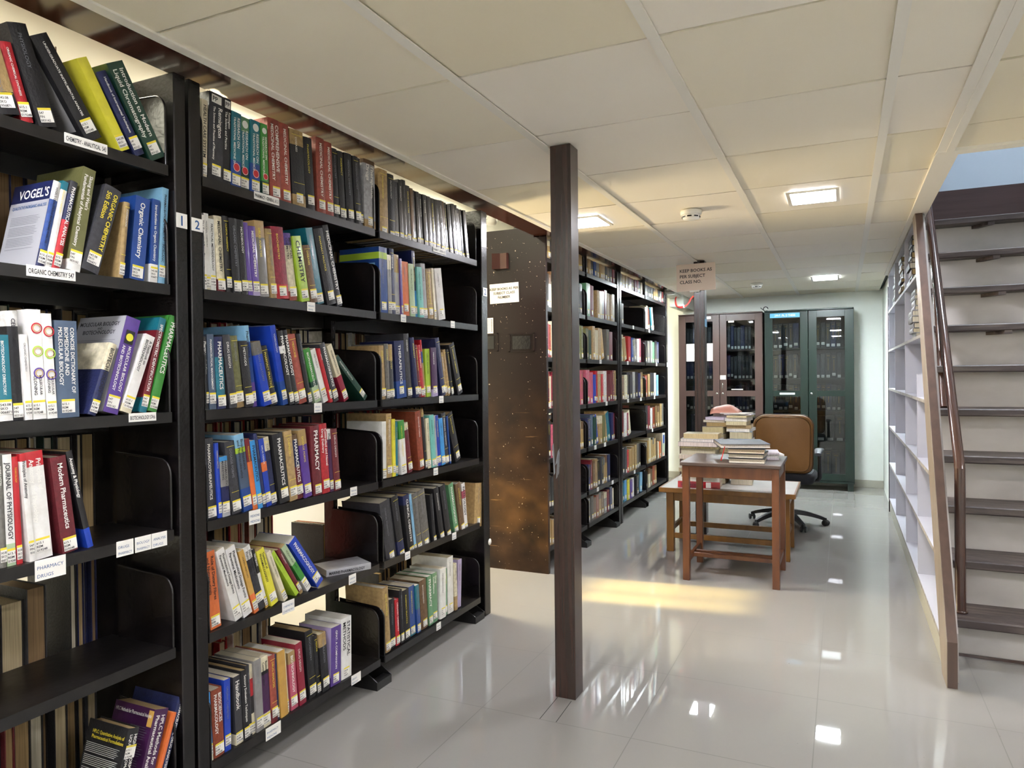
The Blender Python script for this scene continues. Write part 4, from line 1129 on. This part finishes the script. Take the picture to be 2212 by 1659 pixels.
# ---- books on the table
random.seed(21)
TZ = .75; G = 'black books stacked on the side table'
def on(cx, cy, z, w, d, th, col, rz, lab, g, title=None, **k): return lying('book', 'book', cx, cy, z, w, d, th, col, R(rz), lab, g, title, **k)
on(-.545, 4.715, TZ, .215, .27, .030, 'black', 182, 'black book at the bottom of the stack on the side table', G, page=srgb('#e0d8c8'))
on(-.545, 4.72, TZ+.031, .21, .265, .027, 'black', 179, 'black book second from the bottom on the side table stack', G, page=srgb('#cfc8b6'))
on(-.552, 4.725, TZ+.059, .215, .27, .029, 'black', 184, 'black book just under the large ledger on the side table', G, page=srgb('#cbb9a0'))
lb = on(-.60, 4.80, TZ+.089, .30, .36, .026, 'charcoal', 196, 'large dark grey ledger with red ribbon on top of the side table stack', G, page=srgb('#e6dccf'))
m = MB(); m.prism([(.128, .012), (.139, -.03), (.152, -.076), (.146, -.078), (.134, -.032), (.123, .012)], .1815, .183, 1, 'cable_red'); m.build('ribbon', lb)
def papers(x, y, z, n, rz, lab, cat='papers', w=.21, d=.29, th=.008, nm='booklet', cols=('#e3dde4', '#d8d0d8', '#e8e4e0', '#cfc9d2')):
    t = thing(nm, lab, cat, (x, y, z), R(rz)); r = random.Random(n)
    for k in range(n):
        T = Matrix.Rotation(R(r.uniform(-9, 9)), 4, 'Z') @ Matrix.Translation((r.uniform(-.012, .012), r.uniform(-.012, .012), k*(th+.0008)+.0008))
        m = MB(); m.box((-w/2, -d/2, 0), (w/2, d/2, th), 'paper_block', srgb(r.choice(cols)), T=T); m.build('sheet_bundle', t)
    return t
papers(-.475, 4.93, TZ, 4, 12, 'loose white booklets fanned behind the black books on the side table', w=.2, d=.2, th=.011)
# ---- stacks on the bench
G = 'worn books stacked on the bench'
def stack(cx, cy, z, spec, name, topname=None):
    n = len(spec)
    for k, (w, d, th, col, rz, pg, what) in enumerate(spec):
        where = 'bottom' if k == 0 else 'topmost' if k == n-1 else f'{ORD[k]} from bottom'
        on(cx+random.uniform(-.016, .016), cy+random.uniform(-.014, .014), z, w*random.uniform(.92, 1.03), d, th, col, rz+random.uniform(-5, 5), f'{what}, {where} in the {name}', G, None, hard=False, page=srgb(pg))
        z += th+.0012
    return z
stack(-.945, 5.33, BZ+.001, [(.30, .2, .045, 'red', 4, '#cfc5ae', 'thick red and white book'), (.29, .2, .03, 'white', 2, '#d8d0be', 'white book with red lettering'), (.27, .2, .035, 'tan', 180, '#bfae86', 'tan book'), (.28, .19, .03, 'cream', 176, '#cfc3a4', 'cream book'),
    (.27, .2, .03, 'silver', 184, '#d2cabb', 'grey book'), (.27, .2, .032, 'brown', 178, '#b9a888', 'brown book'), (.28, .2, .03, 'cream', 182, '#d8c8b8', 'cream book with yellowed pages'),
    (.26, .19, .042, 'silver', 177, '#c6bfa8', 'thick buckled grey book'), (.28, .2, .016, 'olive', 181, '#cabd90', 'thin olive book'), (.27, .2, .032, 'grey', 183, '#e0d2cc', 'pinkish grey book'), (.28, .2, .02, 'silver', 179, '#e2dad6', 'thin pale book'), (.25, .17, .036, 'cream', 178, '#cdb98c', 'cream paperback with brown pages')], 'left front stack on the bench')
tit = [o for o in bpy.data.objects if o.get('label', '').startswith('thick red and white book')][0]
q = MB(); q.face([(-.13, -.1013, .004), (.02, -.1013, .004), (.02, -.1013, .040), (-.13, -.1013, .040)], 'print_col', RGB['wine']); put_text(q, 'PHARMACEUTICAL BIOLOGY', .014, (-.12, -.1016, .016), (1, 0, 0), (0, 0, 1), 'ink', maxw=.13, bold=True)
q.box((.05, -.1015, .003), (.085, -.1005, .042), 'label_white'); q.build('spine_print', tit)
zs2 = stack(-.868, 5.62, BZ+.001, [(.155, .24, .04, 'tan', 183, '#c8bda0', 'plain tan book'), (.155, .24, .04, 'olive', 181, '#c8bda0', 'olive book'), (.155, .24, .05, 'black', 176, '#c8bda0', 'thick black book'), (.155, .24, .045, 'maroon', 180, '#c8bda0', 'maroon book'), (.155, .24, .05, 'navy', 182, '#cfc4a8', 'navy book'), (.155, .24, .045, 'tan', 188, '#bfae86', 'tan book'), (.155, .24, .05, 'charcoal', 183, '#cfc4a8', 'dark grey book'),
    (.155, .24, .045, 'black', 178, '#b8ab88', 'black book'), (.155, .24, .05, 'silver', 176, '#cabd90', 'thick book with curled yellow pages'), (.15, .23, .032, 'brown', 176, '#a88f60', 'brown book with dark yellow pages'), (.155, .24, .016, 'cream', 173, '#dcd4c4', 'thin cream book'), (.15, .23, .022, 'lilac', 172, '#d2cadc', 'lilac book')], 'stack behind the far pole')
z2 = stack(-.705, 5.62, BZ+.001, [(.165, .24, .04, 'tan', 181, '#d0c6b0', 'plain tan book'), (.165, .24, .042, 'olive', 179, '#d0c6b0', 'olive book'), (.16, .24, .05, 'black', 180, '#d0c6b0', 'black book'), (.165, .24, .045, 'maroon', 184, '#d0c6b0', 'maroon book'), (.165, .24, .045, 'navy', 178, '#d0c6b0', 'navy book'), (.17, .24, .045, 'charcoal', 180, '#d0c6b0', 'dark grey book'), (.17, .24, .022, 'black', 182, '#c9c4bc', 'thin black book'), (.16, .24, .022, 'grey', 180, '#ddd6cf', 'pale grey book'),
    (.16, .24, .016, 'black', 180, '#ddd6cf', 'slim black book'), (.17, .24, .052, 'skyblue', 183, '#cfc6a6', 'light blue book'), (.17, .24, .022, 'white', 178, '#e6e4de', 'bent white book'), (.17, .24, .026, 'tan', 186, '#bda680', 'tan book'), (.16, .24, .026, 'cream', 180, '#d6cca8', 'cream book'), (.16, .24, .028, 'white', 180, '#e2e0da', 'white book'), (.15, .24, .014, 'cream', 176, '#d8cba0', 'thin yellowed book')], 'right rear stack on the bench')
# salmon folder leaning over the rear stacks
t = thing('folder', 'salmon pink cloth folder draped over the rear book stacks', 'folder', (-.835, 5.70, zs2+.002)); rows = []
for i in range(13):
    u = i/12; r_ = []
    for j in range(9):
        v = j/8; r_.append((-.085+.21*u, -.13+.2*v+.01*math.sin(6*u), .004+.075*math.sin(math.pi*min(1, .12+.80*u))**.6*math.sin(math.pi*(.04+.9*v))**.7+.004*math.sin(9*u+4*v)))
    rows.append(r_)
m = MB(); m.grid(rows, 'salmon'); ob = m.build('cloth', t); md = ob.modifiers.new('s', 'SOLIDIFY'); md.thickness = .006
papers(-.72, 5.60, z2+.001, 2, 76, 'thin white pamphlets on top of the right rear stack', w=.14, d=.2, th=.007, nm='pamphlet')

# ================================================================ OFFICE CHAIR
t = thing('office_chair', 'tan leather office chair with black seat, arms and five-star base', 'chair', (-.455, 6.56, 0), R(-3))
def rr(w, h, r, n=6):     # rounded rectangle outline
    p = []
    for cx, cz, a0 in ((w-r, h-r, 0), (-w+r, h-r, 90), (-w+r*.7, -h+r*.7, 180), (w-r*.7, -h+r*.7, 270)):
        q = r if a0 < 180 else r*.7
        for k in range(n+1):
            a = R(a0+90*k/n); p.append((cx+q*math.cos(a), cz+q*math.sin(a)))
    return p
def padded(outline, y0, y1, inset, curve, m, mt, taper=.0):
    """cushion: outline in x-z swept from y0 to y1 with rounded rims"""
    rings = []
    prof = [(0, .3), (.04, .55), (.14, .82), (.3, 1), (.7, 1), (.86, .82), (.96, .55), (1, .3)]
    n = len(outline)
    for f, s in prof:
        k = inset*(1-s); ring = []
        for x, z_ in outline:
            q = max(.001, math.hypot(x, z_)); sc = (q-k*1.6)/q
            X, Z = x*sc*(1+taper*z_), z_*sc
            ring.append((X, y0+(y1-y0)*f+curve(X, Z), Z))
        rings.append(ring)
    vs = [p for r_ in rings for p in r_]; fs = []
    for i in range(len(rings)-1):
        for k in range(n): fs.append((i*n+k, i*n+(k+1) % n, (i+1)*n+(k+1) % n, (i+1)*n+k))
    # dome both faces with inner rings
    for side, ring in ((0, rings[0]), (1, rings[-1])):
        prev = (0 if side == 0 else (len(rings)-1)*n)
        for s in (.96, .9, .8, .65, .45, .25, .02):
            b = len(vs); 
            for (x, y, z_) in ring: vs.append((x*s, (ring and (y0 if side == 0 else y1)+curve(x*s, z_*s)+(-1 if side == 0 else 1)*.014*(1-s*s)), z_*s))
            for k in range(n): fs.append((prev+k, prev+(k+1) % n, b+(k+1) % n, b+k))
            prev = b
        fs.append(tuple(range(prev, prev+n)))
    m.geo(vs, fs, mt, sm=True); return m
m = MB(); bk = rr(.235, .245, .10)
cv = lambda x, z_: -.05*(1-(x/.25)**2)*.6-.03*z_
padded(bk, -.155, -.085, .02, cv, m, 'leather_tan', .12); o = m.build('backrest', t, (0, 0, .71))
m = MB(); pts = [(x*1.012*(1+.12*z_), -.118+cv(x, z_), z_*1.012) for x, z_ in bk]; m.tube(pts+[pts[0]], .0035, 'piping', 8, caps=False); m.build('piping', o)
m = MB(); st = rr(.24, .235, .10)
padded([(x, z_) for x, z_ in st], -.04, .045, .02, lambda x, z_: 0, m, 'fabric_black')
m.v = [(x, z_, -y) for x, y, z_ in m.v]; m.build('seat', t, (0, .06, .42))
MB().lathe([(0, .36), (.12, .36), (.13, .375), (.10, .385), (0, .385)], 0, .05, 0, 'plastic_black').build('seat_plate', t)
m = MB(); m.lathe([(.028, .12), (.028, .24), (.018, .245), (.018, .365)], 0, 0, 0, 'plastic_black'); m.lathe([(0, .075), (.045, .08), (.05, .13), (.03, .15), (0, .15)], 0, 0, 0, 'plastic_black'); m.build('gas_column', t)
for k in range(5):
    a = R(14+72*k); T = Matrix.Rotation(a, 4, 'Z')
    m = MB(); n = 8; vs = []; fs = []
    for i in range(n+1):
        u = i/n; x = .03+.29*u; zt = .135-.01*u-.055*u*u; hw = .030-.012*u; th = .040-.014*u
        for yy, zz in ((-hw, zt-th), (-hw*.7, zt), (hw*.7, zt), (hw, zt-th)): vs.append(T @ Vector((x, yy, zz)))
    for i in range(n):
        for q in range(4): fs.append((i*4+q, i*4+(q+1) % 4, i*4+4+(q+1) % 4, i*4+4+q))
    fs += [(3, 2, 1, 0), (n*4, n*4+1, n*4+2, n*4+3)]
    m.geo(vs, fs, 'plastic_black'); arm = m.build('base_arm', t)
    m = MB(); c0 = T @ Vector((.322, 0, 0)); d = Matrix.Rotation(a+R(50), 4, 'Z')
    for s in (-.017, .017):
        m2 = MB(); m2.lathe([(0, -.008), (.024, -.008), (.027, 0), (.024, .008), (0, .008)], 0, 0, 0, 'plastic_black', 18, axis=0)
        m.geo([d @ Vector((v[0]+s, v[1], v[2])) + c0+Vector((0, 0, .0272)) for v in m2.v], m2.f, 'plastic_black', sm=True)
    m.tube([c0+Vector((0, 0, .027)), c0+Vector((0, 0, .068))], .009, 'plastic_black', 8); m.build('caster', arm)
for s in (-1, 1):
    m = MB(); m.tube([(s*.20, .03, .385), (s*.262, .03, .392), (s*.272, .03, .42), (s*.272, .02, .56), (s*.272, .01, .632)], [.014, .016, .018, .016, .014], 'plastic_black', 10)
    ar = m.build('armrest', t)
    rows = []
    for i in range(9):
        u = i/8; y = -.13+.26*u; zc = .645+.012*math.sin(math.pi*u)-.03*max(0, .25-u)*4*.6; hw = .026+.012*math.sin(math.pi*u)
        rows.append([(s*.272+hw*math.cos(a_), y, zc+.013*math.sin(a_)) for a_ in [2*math.pi*q/12 for q in range(13)]])
    m = MB(); m.grid(rows, 'plastic_grey'); m.face(rows[0][:-1], 'plastic_grey'); m.face(rows[-1][:-1], 'plastic_grey'); m.build('arm_pad', ar)

# ================================================================ GLASS CABINETS
def cabinet(x0, x1, mt, label, key):
    yf, yb = 8.62, BACK-.014; top = 2.02
    t = thing('cabinet', label, 'cabinet', ((x0+x1)/2, yf, 0)); X0, X1 = x0-(x0+x1)/2, x1-(x0+x1)/2; D = yb-yf
    m = MB(); th = .012
    m.box((X0, .02, .105), (X0+th, D, top-.015), mt); m.box((X1-th, .02, .105), (X1, D, top-.015), mt); m.box((X0, 0.0, top-.015), (X1, D, top), mt, bev=.004); m.box((X0, .002, .085), (X1, D, .105), mt)
    m.box((X0+th, D-.006, .105), (X1-th, D, top-.015), 'cabinet_inside'); m.box((X0+th, .03, .106), (X1-th, D-.006, .112), 'cabinet_inside')
    m.build('body', t)
    for fx in (X0+.01, X1-.07):
        for fy in (.01, D-.07): 
            f = MB(); f.prism([(fx, 0), (fx+.06, 0), (fx+.06, .085), (fx, .085)], fy, fy+.06, 1, mt); f.build('leg', t)
    zs = [.20, .545, .885, 1.245, 1.59]
    for z in zs[1:]: MB().box((X0+th+.001, .045, z-.014), (X1-th-.001, D-.008, z), mt).build('shelf', t)
    W2 = (X1-X0)/2
    for s in (0, 1):
        a = X0+.004+s*(W2); b = a+W2-.006
        gl, gr = a+.082, b-.075
        if s: gl, gr = a+.075, b-.082
        if key == 'g': gl, gr = (a+.085, b-.08) if s == 0 else (a+.085, b-.09)
        d = MB(); zb, zt = .11, top-.02; rails = [(zb, .19), (1.045, 1.11), (1.925, zt)]
        d.box((a, -.0, zb), (gl, .018, zt), mt, bev=.002); d.box((gr, -.0, zb), (b, .018, zt), mt, bev=.002)
        for r0, r1 in rails: d.box((gl, .0005, r0), (gr, .0175, r1), mt)
        dr = d.build('door', t)
        for z0, z1 in ((.19, 1.045), (1.11, 1.925)):
            MB().box((gl-.004, .010, z0-.003), (gr+.004, .013, z1+.003), 'cabinet_glass').build('glass_pane', dr)
        if s == 1 or key == 'b':
            m = MB(); m.lathe([(0, 0), (.011, 0), (.013, .005), (.013, .008)], 0, 0, 0, 'chrome', 16)
            T = Matrix.Translation((a+.03 if s else b-.03, -.007, 1.075)) @ Matrix.Rotation(R(-90), 4, 'X'); m.v = [tuple(T @ Vector(v)) for v in m.v]; m.build('lock', dr)
        if key == 'b' and s == 1:
            m = MB(); m.tube([(a+.03, -.001, 1.13), (a+.03, -.014, 1.14), (a+.03, -.014, 1.19), (a+.03, -.001, 1.2)], .006, 'chrome', 8); m.build('handle', dr)
    return t, X0, X1, zs
cb, bx0, bx1, zs = cabinet(-1.79, -.832, 'metal_brown', 'brown steel cabinet with glass doors full of dark bound theses', 'b')
cg, gx0, gx1, zs = cabinet(-.812, .112, 'metal_green', 'dark green steel cabinet with glass doors and blue sign', 'g')
m = MB(); m.box((-.40, -.0035, 1.935), (-.085, -.0005, 1.985), 'sign_blue'); m.build('sign_plate', cg)
m = MB(); put_text(m, '299-F : Ph. D THESIS', .034, (-.35, -.0042, 1.948), (1, 0, 0), (0, 0, 1), 'label_white', maxw=.22, bold=True); m.build('sign_lettering', cg)
m = MB(); m.box((-.30, -.0035, 1.065), (-.14, -.0005, 1.085), 'label_white'); m.box((-.28, -.0042, 1.073), (-.16, -.0036, 1.077), 'ink_blue'); m.build('paper_strip', cg)
m = MB(); m.box((-.385, .006, 1.46), (-.02, .0085, 1.668), 'sheet_paper')
m.box((-.20, .0053, 1.615), (-.185, .006, 1.632), 'ink'); m.build('pasted_sheet', cb)
m = MB(); m.box((-.04+.045, -.003, 1.24), (-.04+.11, -.0004, 1.29), 'sheet_beige'); m.build('tape_piece', cb)
m = MB(); m.box((.10, .007, 1.905), (.165, .0095, 1.925), 'sheet_beige'); m.box((-.15, -.003, 1.955), (-.095, -.0005, 1.985), 'label_white'); m.box((.13, .007, 1.118), (.26, .0095, 1.13), 'sheet_paper'); m.build('small_labels', cb)
m = MB(); m.tube([(.0+math.cos(a_)*.025, .02, 2.046+math.sin(a_)*.025) for a_ in [k*.5 for k in range(12)]], .0045, 'ink', 6); m.tube([(-.055, .02, 2.062), (-.02, .02, 2.03)], .0045, 'ink', 6)
t = thing('wire_ring', 'small bent black wire ring on top between the two cabinets', 'wire', (-.80, 8.65, 0)); m.build('wire', t)
# theses on the cabinet shelves (a thick black volume, gold rule down the spine, white number label)
def thesis_proto(w, h, d, cover, gold):
    m = MB(); m.box((-w/2, 0, 0), (w/2, d, h), 'cover_cloth', cover, bev=.003)
    if gold: 
        m.box((-.0018, -.0008, h*.30), (.0018, -.0002, h*.78), 'gold'); m.box((-w*.4, -.0008, h*.93), (w*.4, -.0002, h*.935), 'gold'); m.box((-w*.25, -.0008, h*.86), (w*.25, -.0002, h*.875), 'gold')
    else: m.box((-.0012, -.0008, h*.4), (.0012, -.0002, h*.8), 'ink_grey')
    lab = MB(); lab.box((-w*.32, -.0016, .008), (w*.32, -.0009, .038), 'label_white'); lab.box((-w*.2, -.002, .018), (w*.2, -.0017, .021), 'ink_grey')
    return m.mesh('thesis'), lab.mesh('number_label')
mat('gold', '#b08a3c', .3, metal=.6)
random.seed(5)
def theses(cx, xa, xb, z, hmax, wmin, wmax, cname, lvl, gold, cov=('black', 'navy', 'charcoal', 'black')):
    x = xa; n = 0
    while True:
        w = random.uniform(wmin, wmax)
        if x+w > xb: break
        h = hmax*random.uniform(.9, 1.0); d = .2
        c = random.choice(cov)
        me, lb = thesis_proto(w-.002, h, d, RGB[c], gold and random.random() < .8)
        n += 1
        o = link('bound_thesis', me, None, (cx+x+w/2, 8.672+random.uniform(0, .01), z+.0008))
        tag(o, f'{CN(c)} thesis, {ORD[n-1]} from left, {lvl}, {cname}', 'thesis', f'theses on the {lvl} of the {cname}')
        l_ = link('number_label', lb, o); l_.location.z = random.choice([0, 0, 0, .02])
        x += w
GN, BN = 'green cabinet', 'brown cabinet'
cxg, cxb = (-.812+.112)/2, (-1.79-.832)/2
SN = ['lowest shelf', 'second shelf up', 'middle shelf', 'fourth shelf up', 'top shelf']
for li, z in enumerate([.112, .545, .885, 1.245, 1.59]):
    hh = (.34, .30, .30, .29, .29)[li]
    for half, (xa, xb) in enumerate(((-.375, -.065), (.075, .365))):
        nm = ('left', 'right')[half]+' door of '+GN
        if li == 1 : theses(cxg, xa, xb, z, hh, .085, .105, nm, SN[li], True, ('navy', 'black'))
        elif li == 0: theses(cxg, xa, xb, z, hh, .07, .09, nm, SN[li], True, ('charcoal', 'black'))
        else: theses(cxg, xa, xb, z, hh, .046, .062, nm, SN[li], True)
    for half, (xa, xb) in enumerate(((-.395, -.07), (.075, .385))):
        nm = ('left', 'right')[half]+' door of '+BN
        theses(cxb, xa, xb, z, hh*.97, .034, .048, nm, SN[li], False, ('charcoal', 'black', 'black', 'navy'))

# ================================================================ STAIRCASE
SX0, SX1 = .435, 1.5; N = 10
t = thing('staircase', 'steep wooden staircase with dark treads and grey risers at right', 'staircase', (0, 0, 0))
YK = lambda k: 3.70+.158*k; ZK = lambda k: .20+.227*k
for k in range(N):
    m = MB(); y = YK(k); z = ZK(k)
    m.box((SX0+.01, y, z-.038), (SX1, y+.285, z), 'stair_wood', bev=.005); tr = m.build('tread', t)
for k in range(N):
    y = YK(k)+.115; z0 = ZK(k-1)+.0005 if k else 0; z1 = ZK(k)-.0385
    MB().box((SX0+.012, y, z0), (SX1, y+.010, z1), 'stair_board').build('riser', t)
MB().box((SX0+.015, YK(0)+.106, .0005), (SX1, YK(0)+.1145, .012), 'rail_paint').build('floor_strip', t)
# left stringer: brown board, glare painted on its outer face as a paler colour
F0, F1 = (3.40, .19), (4.72, CZ-.013); B0, B1 = (3.62, .085), (4.87, CZ-.013)
poly = [(3.40, .0005), F0, F1, B1, B0, (3.56, .0005)]
m = MB(); m.prism(poly, .384, .420, 0, 'stringer_brown'); m.build('stringer', t)
m = MB(); m.prism(poly, .3815, .3838, 0, 'stringer_glare'); m.build('stringer_glare_face', t)
m = MB(); m.prism([(3.47, .0005), (3.49, .2), (4.76, CZ-.013), (4.84, CZ-.013), (3.60, .12), (3.57, .0005)], .4205, .434, 0, 'stair_board'); m.build('stringer_liner', t)
m = MB(); m.prism(poly, SX1+.002, SX1+.04, 0, 'stringer_brown'); m.build('stringer', t)
for k in (6, 7, 8, 9):    # little struts below the open upper treads
    m = MB(); m.prism([(.80, YK(k)+.006), (.835, YK(k)+.006), (.765, YK(k)+.113), (.73, YK(k)+.113)], ZK(k)-.058, ZK(k)-.0385, 2, 'stair_wood'); m.build('strut', t)
m = MB(); m.box((.448, 5.24, 2.262), (2.9, 5.27, 2.44), 'fascia'); m.box((.448, 5.27, 2.40), (2.9, 6.49, 2.44), 'fascia'); m.build('landing', t)
# hand rail: post on the first tread, bend, sloping pipe, second post
t = thing('handrail', 'glossy brown pipe handrail running up the left side of the staircase', 'handrail', (0, 0, 0))
RX = .483
m = MB(); m.tube([(RX, 3.81, .2015), (RX, 3.815, .86)], .0225, 'rail_paint', 16); m.lathe([(0, 0), (.03, 0), (.03, .006), (.0225, .010)], RX, 3.81, .201, 'rail_paint', 16); m.build('post', t)
m = MB(); m.tube([(RX, 3.815, .845), (RX, 3.83, .885), (RX, 4.45, 1.60), (RX, 5.09, 2.34)], .0225, 'rail_paint', 16); m.build('rail', t)
m = MB(); m.tube([(RX+.012, 4.46, ZK(4)+.001), (RX+.01, 4.66, 1.55), (RX+.004, 4.86, 2.06)], .020, 'rail_paint', 14); m.build('post', t)

# ================================================================ PIGEONHOLE SHELVING UNDER THE STAIRS
t = thing('pigeonhole_shelf', 'white pigeonhole shelving built in under the staircase', 'shelving', (0, 0, 0))
PX, PD, th = .388, .69, .009
ylow = lambda z: B0[0]+(B1[0]-B0[0])*(z-B0[1])/(B1[1]-B0[1])+.012
cols = [4.75, 5.60, 6.64, 7.5]; levels = [.12, .455, .797, 1.148, 1.50, 1.86, 2.205]
for z in levels:
    a = max(ylow(z-.01), 3.66); kk = max(0, math.ceil((z-.02-.2)/.227)); ys_ = max(a, YK(min(kk, 9))+.15); m = MB(); m.prism([(PX+.001, a), (.4195, a), (.4195, ys_), (PD, ys_), (PD, 7.5), (PX+.001, 7.5)], z-th, z+th, 2, 'white_laminate'); m.box((PX-.001, a, z-th), (PX+.0009, 7.5, z+th), 'board_edge'); m.build('shelf', t)
for y in cols:
    for i in range(len(levels)-1):
        z0, z1 = levels[i]+th+.0002, levels[i+1]-th-.0002
        z1 = min(z1, .2+1.437*(y-3.95)-.06)
        if ylow(z1) > y-.02 or z1-z0 < .1: continue
        m = MB(); m.box((PX+.002, y-.009, z0), (PD-.011, y+.009, z1), 'white_laminate'); m.build('divider', t)
MB().prism([(3.90, .001), (7.5, .001), (7.5, 2.19), (5.43, 2.19), (4.03, .16)], PD-.010, PD, 0, 'white_laminate').build('back_board', t)
m = MB(); m.box((PX+.004, 3.62, .001), (PX+.012, 7.5, .108), 'skirting'); m.build('plinth', t)
m = MB(); m.box((.384, 7.515, .001), (.40, 7.53, 2.1), 'ink'); m.box((.40, 7.51, 0.001), (.70, 7.53, 2.21), 'white_laminate'); m.build('side_panel', t)
struct('wall_stair_side', MB().box((.41, 7.56, 0), (.50, BACK, CZ+.06), 'wall_pale'))
random.seed(9)
def flat_stack(yc, z, n, cell, cols_, w=.24, tmin=.026, tmax=.04, lim=9):
    zz = z+th+.001
    for k in range(n):
        tt = random.uniform(tmin, tmax)
        if zz+tt > lim: break
        c = random.choice(cols_); o = cover_mesh(tt, .26, .19, [(1.0, RGB[c])], True, .003)
        T = Matrix(((-1, 0, 0, 0), (0, 0, 1, -.13), (0, 1, 0, 0), (0, 0, 0, 1)))
        o.v = [tuple(T @ Vector(v)) for v in o.v]
        ob = o.build('bound_journal', None, (PX+random.uniform(.006, .03), yc+random.uniform(-.01, .01), zz)); tag(ob, f'{CN(c)} bound journal lying flat, {ORD[k]} from bottom of {cell}', 'journal', f'journals piled flat in the pigeonholes, {cell}')
        p = pages_mesh(tt, .26, .19, True, random.choice(PAGE)); p.v = [tuple(T @ Vector(v)) for v in p.v]; p.build('page_block', ob)
        zz += tt+.001
flat_stack(5.44, 1.86, 10, 'upper pile nearest the stairs', ['brown', 'black', 'charcoal', 'black'], lim=2.19)
flat_stack(5.25, 1.50, 10, 'pile in the pigeonhole below', ['grey', 'silver', 'taupe', 'grey'], lim=1.84)
flat_stack(6.10, 1.86, 10, 'pile behind the black file box', ['charcoal', 'grey', 'tan', 'black'], lim=2.19); flat_stack(6.85, 1.86, 9, 'farthest upper pile', ['charcoal', 'grey', 'black'], lim=2.19)
t = thing('file_box', 'tall black file box in the upper pigeonholes between journal piles', 'file box', (PX+.02, 5.66, 1.87)); m = MB(); m.box((0, 0, .001), (.24, .09, .30), 'black_paint', bev=.002); m.build('box', t)
t = thing('file_box', 'worn black file box standing in the second pigeonhole row', 'file box', (PX+.02, 5.66, 1.51)); m = MB(); m.box((0, 0, .001), (.24, .10, .30), 'black_paint', bev=.002); m.build('box', t)

# ================================================================ PIPES, CABLES, FAN
struct('trim_2', MB().box((-1.83, 7.965, 2.192), (-1.69, 8.319, CZ-.002), 'conduit').box((-1.83, 8.32, 2.09), (-1.665, BACK-.001, CZ-.002), 'conduit', bev=.006))
t = thing('cable', 'looped red cable hanging from the ceiling in the back left corner', 'cable', (0, 0, 0))
for off in (0, .014):
    pts = [(-1.725+off*.4, 8.20-off, 2.19), (-1.73+off*.5, 8.18-off, 2.15), (-1.715+off*.6, 8.16-off, 2.085), (-1.67, 8.16-off, 2.062+off*.7), (-1.62, 8.17-off, 2.07+off*.6), (-1.58-off*.5, 8.18-off, 2.105), (-1.55-off*.4, 8.19-off, 2.16), (-1.525-off*.3, 8.2-off, 2.19)]
    sm = []
    for i in range(len(pts)-1):
        p0, p1, p2, p3 = [Vector(pts[max(0, min(len(pts)-1, i+q))]) for q in (-1, 0, 1, 2)]
        for k in range(5):
            u = k/5; sm.append(.5*((2*p1)+(p2-p0)*u+(2*p0-5*p1+4*p2-p3)*u*u+(3*p1-p0-3*p2+p3)*u**3))
    sm.append(Vector(pts[-1])); m = MB(); m.tube(sm, .0065, 'cable_red', 8); m.build('strand', t)
m = MB(); m.box((-1.635, 8.14, 2.058), (-1.622, 8.185, 2.092), 'plastic_white', bev=.003); m.build('tie', t)
t = thing('ceiling_fan', 'ceiling fan over the aisle beyond the worn rack end', 'fan', (-3.05, 6.15, TOPZ), R(20))
MB().tube([(0, 0, -.001), (0, 0, -.45)], .012, 'plastic_white', 8).build('rod', t)
MB().lathe([(0, -.45), (.04, -.455), (.055, -.48), (.055, -.52), (.04, -.54), (0, -.545)], 0, 0, 0, 'plastic_white').build('motor', t)
for k in range(3):
    m = MB(); m.prism([(.09, -.02), (.16, -.03), (.58, -.065), (.60, .055), (.16, .03), (.09, .02)], -.512, -.506, 2, 'plastic_white', T=Matrix.Rotation(R(120*k), 4, 'Z')); m.build('blade', t)
# thick round white sticker on the rack end and drain cracks by the pole are small marks
MB().lathe([(0, .001), (.018, .001), (.018, 0)], XF+.0045, 3.49, .395, 'label_white', 12, axis=0).build('round_sticker', r2)
